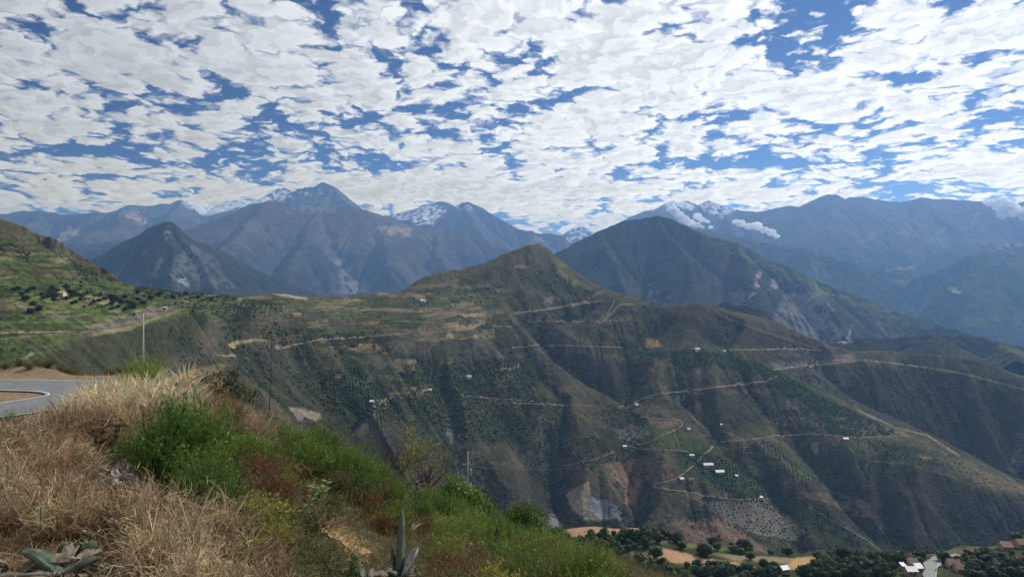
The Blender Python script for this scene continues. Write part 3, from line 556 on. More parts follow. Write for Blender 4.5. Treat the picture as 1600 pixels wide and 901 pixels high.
# fields, bare soil, landslides
for pl, cc, s in [
 ([(128,518),(175,500),(225,482),(262,478),(300,470),(300,474),(262,486),(210,505),(170,520),(120,523)], (.24,.20,.17), .95),
 ([(140,522),(200,508),(262,488),(300,474),(306,476),(262,494),(200,516),(150,524)], (.26,.24,.12), .9),
 ([(130,512),(165,500),(200,488),(240,476),(242,479),(190,496),(150,512)], (.34,.30,.2), .8),
 ([(130,462),(150,463),(180,470),(182,473),(152,474),(135,468)], (.42,.30,.17), 1), ([(70,484),(110,486),(105,498),(75,496)], (.30,.27,.15), .8), ([(75,492),(140,490),(120,496),(80,498)], (.34,.28,.18), .7),
 ([(75,402),(105,403),(112,412),(82,410)], (.34,.27,.18), .8), ([(160,426),(215,431),(218,438),(180,436)], (.30,.22,.14), .7), ([(80,420),(100,424),(115,434),(95,434)], (.26,.18,.12), .7),
 ([(30,562),(52,548),(54,553),(36,566)], (.42,.33,.24), 1), ([(0,400),(20,402),(24,406),(0,406)], (.32,.26,.18), .7), ([(0,432),(30,431),(28,434),(0,436)], (.35,.27,.2), .7), ([(170,485),(188,483),(186,488),(172,489)], (.45,.38,.28), .9),
 ([(425,459),(450,459),(483,466),(480,468),(452,465),(440,462)], (.55,.45,.30), 1), ([(540,466),(570,468),(572,471),(540,471)], (.34,.32,.18), .8), ([(400,478),(440,478),(465,479),(450,488),(420,490),(400,484)], (.24,.19,.12), .7),
 ([(460,489),(470,490),(473,494),(462,493)], (.45,.34,.2), 1), ([(500,500),(515,499),(512,503)], (.4,.3,.2), .8), ([(325,458),(360,460),(362,463),(330,462)], (.3,.22,.14), .8), ([(368,468),(385,468),(384,471),(368,471)], (.4,.28,.16), .9),
 ([(355,540),(372,532),(400,528),(425,535),(400,533),(372,538),(362,544)], (.48,.36,.2), .95), ([(338,552),(372,554),(370,557),(345,556)], (.42,.34,.2), .8), ([(290,582),(320,570),(350,568),(350,580),(310,590)], (.25,.19,.1), .7),
 ([(520,480),(560,480),(600,480),(660,485),(640,487),(560,484)], (.32,.25,.15), .8), ([(630,448),(700,440),(716,436),(714,445),(660,452)], (.22,.19,.11), .7), ([(585,458),(606,457),(606,460),(590,460)], (.34,.3,.2), .9),
 ([(636,455),(652,458),(668,465),(656,468),(640,462)], (.32,.24,.14), .9), ([(660,482),(700,478),(720,472),(740,470),(742,476),(700,484),(650,488)], (.30,.22,.14), .75), ([(665,492),(700,486),(698,490),(672,496)], (.34,.26,.16), .8),
 ([(714,490),(750,488),(760,488),(758,495),(730,495)], (.40,.29,.17), .95), ([(668,496),(700,478),(760,478),(762,486),(720,488),(690,498)], (.20,.14,.09), .6),
 ([(692,508),(730,505),(745,498),(760,498),(735,514),(715,516),(700,512)], (.36,.24,.14), .95), ([(730,512),(760,500),(758,504),(736,516)], (.40,.28,.16), .8),
 ([(697,520),(720,522),(752,524),(745,529),(725,530),(702,528)], (.42,.32,.19), 1), ([(630,512),(690,514),(695,518),(660,526),(625,524)], (.22,.16,.11), .8), ([(620,515),(660,510),(680,512),(650,518)], (.28,.2,.13), .7), ([(640,528),(690,528),(700,530),(690,533),(650,532)], (.34,.27,.18), .8),
 ([(542,545),(565,536),(588,537),(610,548),(615,552),(590,550),(560,552)], (.30,.20,.115), .95), ([(590,548),(600,546),(612,550),(600,552)], (.36,.25,.15), .8),
 ([(1010,529),(1022,528),(1035,540),(1030,543),(1010,542)], (.34,.23,.115), 1), ([(605,615),(650,600),(650,612),(612,618)], (.19,.13,.09), .7), ([(640,604),(665,602),(672,610),(655,616)], (.34,.27,.18), .8),
 ([(452,636),(475,638),(500,646),(505,655),(490,656),(470,650)], (.38,.29,.21), .8), ([(448,634),(462,636),(480,658),(466,656)], (.26,.22,.19), .8), ([(560,640),(600,625),(606,640),(565,645)], (.10,.10,.045), .8), ([(575,626),(606,622),(605,640),(600,640),(598,628)], (.32,.26,.17), .7),
 ([(690,650),(706,625),(712,660),(720,700),(706,692),(694,668)], (.20,.17,.14), .6), ([(692,665),(704,668),(714,692),(706,695)], (.30,.27,.25), .8),
 ([(1012,652),(1060,655),(1062,665),(1030,668),(1012,660)], (.28,.19,.12), .8), ([(975,635),(1012,625),(1040,640),(1055,654),(1010,652),(985,642)], (.15,.12,.08), .8),
 ([(960,670),(1000,660),(1018,680),(990,690),(970,688)], (.21,.18,.15), .6), ([(945,725),(968,720),(980,740),(992,770),(996,792),(975,785),(975,760),(955,740)], (.30,.19,.11), .9),
 ([(970,720),(1020,712),(1050,730),(1055,745),(1020,750),(990,745)], (.17,.11,.07), .85), ([(988,745),(1005,748),(1000,770),(990,800),(985,770)], (.22,.15,.1), .9),
 ([(884,777),(890,765),(905,758),(920,752),(922,770),(918,800),(905,808),(895,795)], (.36,.30,.22), .95), ([(921,775),(935,782),(950,780),(965,790),(975,812),(930,810),(918,800)], (.24,.25,.27), .9), ([(858,802),(870,805),(878,820),(862,825)], (.28,.29,.31), .8), ([(918,788),(945,795),(940,812),(912,812)], (.32,.31,.3), .7),
 ([(1040,820),(1060,810),(1100,815),(1130,808),(1150,820),(1180,845),(1200,862),(1150,868),(1080,860),(1045,840)], (.20,.13,.09), .95), ([(1095,808),(1120,805),(1170,840),(1200,860),(1150,850)], (.25,.17,.12), .6),
 ([(1070,770),(1095,765),(1100,778),(1080,782)], (.22,.16,.1), .8), ([(1100,762),(1150,770),(1160,778),(1110,775)], (.26,.19,.13), .5),
 ([(1090,782),(1180,782),(1200,780),(1260,830),(1240,845),(1170,830),(1120,805)], (.24,.22,.18), .75), ([(1330,690),(1356,693),(1355,698),(1340,696)], (.3,.24,.2), .5),
 ([(1432,710),(1455,714),(1456,720),(1445,719)], (.34,.24,.15), .9), ([(1330,655),(1360,660),(1430,680),(1420,682),(1360,668)], (.26,.19,.12), .7), ([(1490,718),(1560,745),(1600,757),(1600,772),(1530,760)], (.22,.165,.10), .6),
 ([(1220,620),(1250,625),(1290,665),(1270,668),(1240,640)], (.17,.14,.11), .8), ([(1270,690),(1280,690),(1276,710),(1268,700)], (.26,.25,.25), .7), ([(1350,725),(1356,722),(1354,735)], (.3,.26,.2), .8),
 ([(1290,785),(1340,778),(1360,790),(1368,810),(1340,805)], (.24,.18,.13), .7), ([(1245,768),(1300,770),(1304,785),(1270,782)], (.2,.15,.12), .6),
 ([(1585,680),(1600,670),(1600,735),(1575,735),(1585,700)], (.20,.18,.18), .6), ([(1200,566),(1330,561),(1330,566),(1260,572),(1205,582)], (.19,.175,.16), .6), ([(1290,555),(1330,552),(1345,562),(1330,566),(1300,562)], (.32,.25,.15), .8),
 ([(1200,552),(1250,550),(1300,552),(1330,560),(1290,560),(1240,558)], (.10,.09,.09), .9),
 ([(1260,575),(1300,580),(1340,600),(1300,610),(1270,600)], (.12,.105,.10), .6), ([(1020,560),(1045,556),(1050,570),(1035,580)], (.18,.13,.09), .7), ([(1060,570),(1110,560),(1110,600),(1080,590)], (.13,.10,.08), .5),
 ([(870,410),(885,430),(895,448),(880,435)], (.22,.2,.12), .6), ([(805,413),(830,417),(828,420),(805,418)], (.3,.2,.13), .8), ([(845,470),(865,462),(862,474)], (.24,.23,.22), .7), ([(760,440),(775,420),(790,450),(792,470),(775,460)], (.14,.14,.13), .7),
 ([(935,442),(958,458),(960,462),(940,455)], (.07,.055,.04), .7)]:
    pt(pl, tuple(np.array(cc)*0.86), s*0.93, 5.5, 2.0, brk=-0.55)
# gentle shading of contour tracks and old terrace edges
for pts_, wd, cc in [([(800,490),(860,482),(900,475),(940,470)], 1.3, (.3,.25,.18)), ([(940,455),(905,475),(890,480)], 1.1, (.26,.2,.13)), ([(960,470),(950,490),(930,505)], 1.6, (.2,.16,.1)), ([(990,475),(970,475),(945,500),(935,505)], 1.8, (.2,.16,.1)),
      ([(1110,478),(1130,495),(1200,520),(1280,545)], 1.5, (.16,.12,.09)), ([(1350,562),(1420,570),(1500,582),(1600,608)], 1.6, (.28,.23,.15)), ([(1340,640),(1400,668),(1450,680),(1500,712)], 1.3, (.32,.28,.16)),
      ([(1235,725),(1262,745),(1300,768),(1330,778),(1360,786)], 1.6, (.14,.15,.05)), ([(1325,700),(1360,720),(1420,724),(1480,742),(1540,766)], 1.6, (.12,.14,.05)), ([(1262,790),(1300,812),(1350,840),(1380,862)], 1.6, (.17,.18,.07)),
      ([(340,470),(440,484),(540,480)], 1.2, (.2,.18,.12)), ([(620,500),(700,506),(800,510)], 1.0, (.2,.16,.1)), ([(0,530),(100,520),(125,521)], 1.2, (.2,.16,.1)), ([(870,640),(900,650),(960,740)], 1.2, (.09,.08,.04))]:
    c = paint(c, linemask(px, py, pts_, wd)*.8, cc)
# small plots of different crops and fallow, long along the contour
def plots(X_, Y_, size):
    qx = X_/size+0.6*fbm(X_/(size*2), Y_/(size*2), 2, 170); qy = Z_plot/(size*0.28)+0.4*fbm(X_/(size*2), Y_/(size*2)+9, 2, 171); return _hash(np.floor(qx), np.floor(qy), 5), np.minimum(np.abs(qx-np.round(qx)), np.abs(qy-np.round(qy)))
Z_plot = Zg; hv, ed = plots(Xg, Yg, 38.0)
for pl, am in [([(300,458),(640,452),(780,432),(800,500),(770,540),(620,600),(540,600),(480,560),(400,520),(300,500)], 1), ([(-200,400),(60,385),(130,430),(300,458),(300,480),(130,520),(40,540),(-200,560)], 1), ([(500,560),(800,540),(870,600),(860,700),(700,700),(560,650)], .6), ([(980,530),(1200,560),(1450,690),(1350,720),(1100,700),(1000,620)], .5)]:
    m_ = polymask(px, py, pl, 4, 12)*am*sstep(nm+.6*nz, -.35, .1)*sstep(ed, .03, .10)
    c = paint(c, m_*(hv < .20)*.75, (.20, .15, .085)); c = paint(c, m_*(hv > .78)*.7, (.028, .040, .015)); c = paint(c, m_*((hv > .36)*(hv < .5))*.6, (.095, .115, .038)); c = paint(c, m_*((hv > .55)*(hv < .64))*.6, (.115, .075, .048))
# stepped farm terraces: strips that follow the contour
tz = Zg+4*fbm(Xg/70, Yg/70, 3, 160)+1.2*fbm(Xg/15, Yg/15, 2, 161); tb = np.sin(2*np.pi*tz/6.5); tv = fbm(Xg/45, Yg/45+tz/9, 3, 163)
for pl in [[(-200,350),(60,375),(130,427),(300,455),(440,460),(440,480),(300,480),(200,512),(130,520),(60,560),(-200,570)], [(380,462),(640,450),(780,430),(800,500),(760,530),(620,540),(540,560),(500,540),(330,520),(330,480)]]:
    m_ = polymask(px, py, pl, 4, 10)
    c = paint(c, m_*sstep(tb+.5*nf, .5, .9)*sstep(tv+.5*nm, -.1, .3)*.5, (.19, .155, .085)); c = paint(c, m_*sstep(-tb+.5*nf, .45, .9)*sstep(tv-.3*nm, -.4, .1)*.45, (.024, .036, .014)); c = paint(c, m_*sstep(tv, .12, .3)*(tb > -.4)*(tb < .55)*.5, (.10, .13, .04))
# speckle of shrubs
sh = sstep(fbm(Xg/7.0, Yg/7.0, 4, 131, 0.65)+0.25*nm, 0.05, 0.25)
lum = c.mean(-1); c = paint(c, sh*0.55*(lum < 0.12), (.026, .036, .014))
c = c*(1+0.30*nf)[..., None]
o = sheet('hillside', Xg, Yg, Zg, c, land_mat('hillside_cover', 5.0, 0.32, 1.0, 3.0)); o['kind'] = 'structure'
MAS = (px, py, Xg, Yg, Zg); c_mas = c

def ray_hit(fn, px_, py_, d0, d1, n=1500):
    """where the line of sight through a photo pixel first meets the ground"""
    d = np.exp(np.linspace(math.log(d0), math.log(d1), n)); x = (px_-CX)/F*d; z = (CY-py_)/F*d
    below = fn(x, d) >= z
    if not below.any(): return None
    i = int(np.argmax(below))
    if i == 0: i = 1
    a, b = d[i-1], d[i]
    for _ in range(18):
        m = 0.5*(a+b)
        if fn(np.array([(px_-CX)/F*m]), np.array([m]))[0] >= (CY-py_)/F*m: b = m
        else: a = m
    return Vector(((px_-CX)/F*b, b, (CY-py_)/F*b))

# ------------------------------------------------------------------ near ground: the bank, the road bench and the farmed shelf below
GP = []
for px_ in (-500, -200, 100, 400, 700, 1000, 1300, 1600, 1900):
    k = max(0, px_-400)/1200.0
    for d, z in ((1.4, -1.72-0.3*k), (3.0, -1.85-0.8*k)): GP.append((px_, CY-F*z/d, d))
GP += [(-500,901,4.8),(-200,901,4.8),(0,901,4.8),(200,901,4.9),(400,901,5.2),(600,901,6.2),(700,901,7.5),(800,901,9.5),(900,905,13),(1100,980,14),(1300,1000,13),(1600,1020,11),(1900,1020,10),
  (-300,770,7),(0,772,7),(200,770,7.2),(400,785,8),(560,825,9.5),(700,850,13),(300,700,9.5),(100,700,9.2),(430,720,11.5),(600,800,14),(500,760,12.5),(800,868,17),
  (-500,672,11),(-200,668,11),(0,672,11),(100,657,12.5),(180,638,13.5),(250,630,14),(330,642,15),(400,668,16.5),(500,718,18.5),(600,765,20.5),(700,798,23),(800,842,25),(900,888,27),(1000,935,28),(1200,1000,30),(1600,1050,30),(1900,1060,30)]
def gz(px_, lst):
    for d, z in lst: GP.append((px_, CY-F*z/d, d))
for p in (-500, -250, 0): gz(p, [(18,-4.8),(27,-7.4),(36,-8.3),(44,-8.0),(52,-8.0),(60,-8.0),(66,-8.1),(74,-8.6),(88,-14),(120,-32),(200,-90),(320,-160),(500,-260),(700,-330)])
gz(110, [(19,-5.0),(28,-7.6),(37,-8.4),(46,-8.0),(54,-8.0),(61,-8.0),(67,-8.2),(76,-10),(95,-20),(140,-45),(220,-100),(320,-160),(500,-260),(700,-340)])
gz(230, [(20,-5.0),(28,-7.6),(40,-9.0),(52,-8.4),(60,-8.1),(67,-8.4),(80,-12.2),(110,-30),(160,-60),(240,-110)])
gz(165, [(60,-8.05),(67,-8.5),(73,-11.5),(82,-16),(95,-23)])
gz(300, [(20,-6.3),(30,-11.5),(45,-18),(60,-23),(80,-30)])
gz(380, [(24,-8.0),(35,-13.5),(50,-18),(70,-24),(120,-48),(200,-95),(320,-160),(500,-270),(700,-400)])
gz(560, [(26,-10.5),(38,-18),(60,-26),(100,-42),(200,-96),(320,-165),(500,-290),(700,-430)])
gz(720, [(30,-12),(45,-19),(70,-26),(100,-33.5),(150,-66),(240,-120),(330,-158),(410,-172)])
gz(900, [(34,-18),(50,-25),(80,-39),(130,-64),(200,-96),(300,-140),(360,-156)])
for p in (1100, 1350, 1600, 1900): gz(p, [(40,-24),(60,-33),(100,-52),(160,-78),(230,-104),(300,-131),(360,-153)])
GP += [(850,901,415),(1000,901,412),(1200,901,409),(1400,901,407),(1600,901,405),(1900,901,402),(860,832,498),(930,822,503),(1000,826,498),(1060,838,488),(1150,855,476),(1280,868,464),(1400,872,462),(1500,862,472),(1600,842,496),(1750,832,508),(1900,830,510),
       (950,860,455),(1100,872,446),(1500,880,440),(1600,870,455),(760,860,470),(720,850,500)]
for p, d in ((720,510),(860,520),(1000,520),(1150,500),(1280,488),(1400,486),(1500,496),(1600,518),(1900,535)): gz(p, [(d+10,-184),(d+40,-232),(d+130,-360),(d+240,-440)])
_gp = np.array(GP, float)
def gcoord(x, y): return x/y*1000*1.0, np.log(y)*420.0
def ground_base():
    S, Lg = np.meshgrid(np.linspace(-1.05, 1.05, 420), np.linspace(math.log(1.3), math.log(760), 640))
    gx_ = (_gp[:, 0]-CX)/F*1000; gy_ = np.log(_gp[:, 2])*420.0
    return tps(np.stack([gx_, gy_, (CY-_gp[:, 1])/F*1000], -1), S*1000, Lg*420.0, 1e-6)
_gb = ground_base()
_GF = Field(0, 0, 1.0, _gb)
def gnd_smooth(x, y):
    y = np.asarray(y, float); x = np.asarray(x, float)
    u = (x/y+1.05)/2.1*419; v = (np.log(y)-math.log(1.3))/(math.log(760)-math.log(1.3))*639
    return _GF(u, v)/1000*y
def gnd_z(x, y):
    y = np.asarray(y, float); x = np.asarray(x, float)
    b = gnd_smooth(x, y)
    onroad = sstep(y, 31, 35)*(1-sstep(y, 66, 70))*(1-sstep(x, -27, -20))
    near = 1-sstep(y, 40, 70)
    n = near*(0.13*fbm(x/1.1, y/1.1, 4, 200)+0.035*fbm(x/0.22, y/0.22, 3, 204)*(y < 30))+(1-near)*0.9*fbm(x/14, y/14, 4, 207)*(1-sstep(y, 340, 400)*0.6)
    return (b+n*(1-onroad))*(1-onroad)-8.05*onroad
gsx = fan_rows(gnd_z, -0.98, 0.98, 900, 1.5, 745, 620, ncoarse=800, hid=0.2)
Xg, Yg = gsx; Zg = gnd_z(Xg, Yg); px, py = proj(Xg, Yg, Zg)
n1 = fbm(Xg/1.3, Yg/1.3, 5, 210); n2 = fbm(Xg/0.25, Yg/0.25, 4, 215); nL = fbm(Xg/18, Yg/18, 4, 220)
c = np.zeros(Xg.shape+(3,))+np.array([.12, .080, .048])
c = paint(c, sstep(n1, -0.1, 0.4)*0.7, (.20, .135, .075)); c = paint(c, sstep(n2, 0.1, 0.5)*0.6, (.055, .038, .024))
c = paint(c, sstep(px, 330, 560)*(Yg < 60)*0.75, (.050, .050, .024))
farm = sstep(Yg, 60, 110)
c = paint(c, farm, (.040, .050, .022)); c = paint(c, farm*sstep(nL, 0, .4)*0.6, (.085, .080, .040))
c = paint(c, (Yg > 66)*(Yg < 90)*(px < 300)*.8, (.10, .078, .042)); c = paint(c, (Yg > 36)*(Yg < 70)*(px < 250)*(1-sstep(px, 160, 240))*.9, (.22, .16, .10))
nf = fbm(Xg/3, Yg/3, 4, 230)
for pl, cc, s in [([(870,832),(900,822),(930,818),(965,820),(1000,824),(998,830),(960,834),(925,840),(890,838)], (.34,.20,.12), .95),
                  ([(1010,860),(1035,856),(1060,860),(1100,872),(1165,880),(1180,886),(1160,890),(1080,882),(1020,872)], (.38,.235,.13), .95), ([(1228,882),(1245,870),(1275,869),(1273,888),(1232,889)], (.40,.25,.11), 1),
                  ([(1115,864),(1180,868),(1250,872),(1235,880),(1150,876)], (.26,.21,.12), .8), ([(980,842),(1060,845),(1140,856),(1120,862),(1040,850)], (.15,.14,.06), .7), ([(1400,864),(1500,856),(1600,842),(1600,850),(1480,868)], (.16,.12,.07), .6),
                  ([(985,858),(1010,862),(1015,880),(985,872)], (.15,.13,.07), .8)]:
    c = paint(c, polymask(px, py, pl, 1.5, 3)*s*(Yg > 350), cc)
c = c*(1+0.35*np.where(Yg > 80, nf, n2))[..., None]
gm_ = land_mat('bank_soil', 0.12, 0.4, 0.6, 0.05)
o = sheet('ground', Xg, Yg, Zg, c, gm_); o['kind'] = 'structure'

# ------------------------------------------------------------------ mesh collector
class MB:
    def __init__(s): s.v = []; s.f = []; s.c = []; s.mi = []; s.n = 0; s.mats = []; s.cur = 0
    def mat(s, m):
        if m not in s.mats: s.mats.append(m)
        s.cur = s.mats.index(m); return s
    def add(s, v, f, col=None):
        v = np.asarray(v, float).reshape(-1, 3); s.v.append(v); f = [tuple(int(i)+s.n for i in q) for q in f]; s.f += f; s.mi += [s.cur]*len(f)
        s.c.append(np.broadcast_to(np.asarray(col if col is not None else (1, 1, 1), float), v.shape)); s.n += len(v)
    def addq(s, v, q, col=None):
        """numpy faces (all with the same number of corners)"""
        v = np.asarray(v, float).reshape(-1, 3); s.v.append(v); s.f += (np.asarray(q)+s.n).tolist(); s.mi += [s.cur]*len(q)
        s.c.append(np.broadcast_to(np.asarray(col if col is not None else (1, 1, 1), float), v.shape)); s.n += len(v)
    def box(s, x0, x1, y0, y1, z0, z1, col=None, M=None):
        v = np.array([(x, y, z) for x in (x0, x1) for y in (y0, y1) for z in (z0, z1)])
        if M is not None: v = np.array([M @ Vector(p) for p in v])
        s.add(v, [(0, 1, 3, 2), (4, 6, 7, 5), (0, 4, 5, 1), (2, 3, 7, 6), (0, 2, 6, 4), (1, 5, 7, 3)], col)
    def tube(s, pts, rad, n=6, col=None, cap=True):
        pts = [Vector(p) for p in pts]; rad = rad if hasattr(rad, '__len__') else [rad]*len(pts); V = []; u = None
        for i, p in enumerate(pts):
            t = (pts[min(i+1, len(pts)-1)]-pts[max(i-1, 0)]).normalized()
            if u is None: u = t.orthogonal().normalized()
            else: u = (u-t*u.dot(t)).normalized() if (u-t*u.dot(t)).length > 1e-6 else t.orthogonal().normalized()
            w_ = t.cross(u)
            for k in range(n):
                a = 2*math.pi*k/n; V.append(p+(u*math.cos(a)+w_*math.sin(a))*rad[i])
        fs = [(i*n+k, i*n+(k+1) % n, (i+1)*n+(k+1) % n, (i+1)*n+k) for i in range(len(pts)-1) for k in range(n)]
        if cap: fs += [tuple(range(n-1, -1, -1)), tuple((len(pts)-1)*n+k for k in range(n))]
        s.add([tuple(v) for v in V], fs, col)
    def build(s, name, parent=None, smooth=False, loc=None, mat=None):
        me = bpy.data.meshes.new(name); V = np.concatenate(s.v)
        me.from_pydata(V.tolist(), [], s.f)
        for m in (s.mats or [mat]): me.materials.append(m)
        if len(s.mats) > 1: me.polygons.foreach_set('material_index', np.array(s.mi, dtype=np.int32))
        if smooth: me.polygons.foreach_set('use_smooth', np.ones(len(me.polygons), dtype=bool))
        at = me.color_attributes.new('tint', 'FLOAT_COLOR', 'POINT'); cc = np.concatenate(s.c)
        at.data.foreach_set('color', np.concatenate([cc, np.ones((len(cc), 1))], 1).astype(np.float32).ravel())
        o = bpy.data.objects.new(name, me); COL.objects.link(o)
        if parent: o.parent = parent
        if loc is not None: o.location = loc
        return o
def tag(o, label=None, cat=None, group=None, kind=None):
    if label: o['label'] = label
    if cat: o['category'] = cat
    if group: o['group'] = group
    if kind: o['kind'] = kind
    return o
def empty(name, loc, rz=0.0, sc_=1.0):
    o = bpy.data.objects.new(name, None); COL.objects.link(o); o.location = loc; o.rotation_euler = (0, 0, rz); o.scale = (sc_,)*3; o.empty_display_size = 0.2; return o
def copy_tree(o, parent=None):
    c_ = o.copy(); COL.objects.link(c_); c_.parent = parent
    for ch in o.children: copy_tree(ch, c_)
    return c_
def plain(name, col, rough=0.8, var=0.15, scale=3.0, metal=0.0, spec=0.3, bump=0.0):
    m, t, b = new_mat(name); b.inputs['Roughness'].default_value = rough; b.inputs['Metallic'].default_value = metal; b.inputs['Specular IOR Level'].default_value = spec
    oc = t.new('ShaderNodeTexCoord').outputs['Object']; n = t.noise(oc, scale, 4, 0.6)
    t.l.new(t.mix(t.ramp(n, 0.3, 0.7), tuple(v*(1-var) for v in col), tuple(min(1, v*(1+var)) for v in col)), b.inputs['Base Color'])
    if bump:
        bp = t.new('ShaderNodeBump', i_Strength=0.6, i_Distance=bump); t.l.new(n, bp.inputs['Height']); t.l.new(bp.outputs[0], b.inputs['Normal'])
    return m
def leaf_mat(name, transl=0.35, rough=0.6, spec=0.25, gain=1.0, lo=0.75, hi=1.25):
    """plant tissue in the painted tint, letting some light through"""
    m = bpy.data.materials.new(name); m.use_nodes = True; t = NT(m.node_tree); t.n.clear()
    out = t.new('ShaderNodeOutputMaterial'); b = t.new('ShaderNodeBsdfPrincipled'); b.inputs['Roughness'].default_value = rough; b.inputs['Specular IOR Level'].default_value = spec
    at = t.new('ShaderNodeAttribute', attribute_name='tint'); inf = t.new('ShaderNodeObjectInfo')
    vs = t.new('ShaderNodeVectorMath', operation='SCALE'); t.l.new(at.outputs['Color'], vs.inputs[0]); t.l.new(t.ramp(inf.outputs['Random'], 0, 1, lo*gain, hi*gain, False), vs.inputs['Scale'])
    t.l.new(vs.outputs[0], b.inputs['Base Color'])
    tr = t.new('ShaderNodeBsdfTranslucent'); t.l.new(vs.outputs[0], tr.inputs['Color']); mx = t.new('ShaderNodeMixShader', i_0=transl)
    t.l.new(b.outputs[0], mx.inputs[1]); t.l.new(tr.outputs[0], mx.inputs[2]); t.l.new(mx.outputs[0], out.inputs[0]); return m
M_LEAF = leaf_mat('foliage'); M_TWIG = leaf_mat('dry_stems', 0.25, 0.9, 0.1, lo=0.62, hi=1.35); M_BARK = plain('bark', (.10, .075, .055), 0.95, 0.35, 9, bump=0.02)
M_TRACK = plain('track_dust', (.22, .17, .115), 1.0, 0.2, 0.15); M_ASPH = plain('asphalt', (.155, .155, .16), 0.9, 0.12, 0.8); M_PAINT = plain('road_paint', (.62, .62, .60), 0.8, 0.08, 2.0)
M_TIN = plain('white_tin', (.64, .66, .68), 0.45, 0.06, 0.6, spec=0.4); M_RUST = plain('red_tin', (.22, .10, .08), 0.7, 0.2, 0.6); M_TILE = plain('clay_tile', (.20, .125, .09), 0.9, 0.25, 0.8)
M_ADOBE = plain('adobe', (.36, .27, .19), 0.95, 0.15, 0.7); M_WHITEWALL = plain('whitewash', (.62, .60, .55), 0.9, 0.1, 0.7); M_DARK = plain('dark_opening', (.035, .03, .028), 0.7, 0.2, 1.0); M_WOOD = plain('weathered_wood', (.16, .11, .075), 0.9, 0.25, 4.0)

# ------------------------------------------------------------------ roads and tracks: strips laid on the ground
def densify(pts, step):
    out = []
    for (x1, y1), (x2, y2) in zip(pts[:-1], pts[1:]):
        n = max(1, int(math.hypot(x2-x1, y2-y1)/step))
        for k in range(n): out.append((x1+(x2-x1)*k/n, y1+(y2-y1)*k/n))
    return out+[pts[-1]]
def smooth_path(P_, n=2):
    for _ in range(n):
        P_ = [P_[0]]+[(P_[i-1]+P_[i]*2+P_[i+1])/4 for i in range(1, len(P_)-1)]+[P_[-1]]
    return P_
def strip(name, P_, width, mat, fn, lift, across=(-1, -.5, 0, .5, 1), off=0.0, level=False):
    mb = MB(); V = []; n = len(P_)
    for i, p in enumerate(P_):
        t = P_[min(i+1, n-1)]-P_[max(i-1, 0)]; t.z = 0; t.normalize(); s_ = Vector((t.y, -t.x, 0))
        for a in across:
            q = p+s_*(off+a*width/2*(1+(0.28*math.sin(i*1.7)+0.25*math.sin(i*.53+1))*(not level))); V.append([q.x, q.y, 0])
    V = np.array(V)
    if level: V[:, 2] = np.repeat([p.z for p in P_], len(across))+lift
    else: V[:, 2] = fn(V[:, 0], V[:, 1])+lift
    k = len(across); i = (np.arange(n-1)[:, None]*k+np.arange(k-1)[None, :]).ravel()
    mb.addq(V, np.stack([i, i+1, i+k+1, i+k], -1)); o = mb.build(name, mat=mat, smooth=True); o['kind'] = 'structure'; return o
def track(pts, width, lift=0.7):
    P_ = []
    for q in densify(pts, 2.5):
        h = ray_hit(mas_z, q[0], q[1], 500, 2700)
        if h is not None: P_.append(h)
    if len(P_) < 4: return
    width = width*0.62; runs = [[P_[0]]]
    for a in P_[1:]:
        if (a-runs[-1][-1]).length > 45: runs.append([])
        runs[-1].append(a)
    for r in runs:
        if len(r) >= 4: strip('dirt_track', smooth_path(r, 4), width, M_TRACK, mas_z, lift)
for pts, wd in [([(1215,588),(1195,596),(1160,600),(1120,605),(1080,610),(1050,613),(1020,617),(998,624),(991,630),(990,634),(965,637)], 4.2), ([(925,634),(860,632),(800,630)], 3),
    ([(1000,651),(1030,654),(1060,656),(1068,660),(1064,668),(1040,678),(1015,690),(998,693),(981,697)], 4.5), ([(981,697),(1000,701),(1040,703),(1075,705)], 3.5), ([(1114,697),(1110,704),(1098,710),(1090,722)], 4.5),
    ([(1085,726),(1070,738),(1060,746),(1045,752),(1025,756),(1018,758),(1030,763),(1070,768),(1110,776),(1160,781),(1205,779)], 4), ([(1120,691),(1180,686),(1210,681),(1270,678),(1300,680),(1340,684),(1400,682),(1430,681)], 3.5),
    ([(800,489),(850,485),(900,475),(940,470)], 5), ([(840,502),(900,503),(940,502),(985,500)], 4), ([(800,543),(840,540),(880,540),(975,543)], 4), ([(1140,547),(1200,546),(1250,545),(1285,548)], 5),
    ([(1205,578),(1250,572),(1300,569),(1340,563)], 6.5), ([(430,545),(500,531),(560,527),(640,521)], 3.5), ([(720,618),(780,623),(835,627)], 3), ([(811,568),(808,573),(780,579)], 4),
    ([(880,728),(920,720),(945,712),(960,705)], 3), ([(1080,545),(1095,546)], 4), ([(0,521),(60,520),(110,519)], 3), ([(560,655),(600,625),(612,622)], 2.5)]:
    track(pts, wd)
# paved road bend on the bench below the bank
def cat(P_, n=8):
    out = []
    for i in range(len(P_)-1):
        a, b, c_, d = P_[max(i-1, 0)], P_[i], P_[i+1], P_[min(i+2, len(P_)-1)]
        for k in range(n):
            t = k/n; out.append(0.5*((2*b)+(c_-a)*t+(2*a-5*b+4*c_-d)*t*t+(3*b-a-3*c_+d)*t**3))
    return out+[P_[-1]]
rp = cat([Vector((x, y, -7.95)) for x, y in [(-90,58),(-70,59.3),(-50,59.5),(-41,59.3),(-35,58),(-31.8,54.6),(-32.3,50),(-35,45),(-40,39.5),(-46,35)]])
strip('road', rp, 6.6, M_ASPH, None, 0.0, level=True)
for off in (3.05, -3.05): strip('road_edge_line', rp, 0.13, M_PAINT, None, 0.006, across=(-1, 1), off=off, level=True)
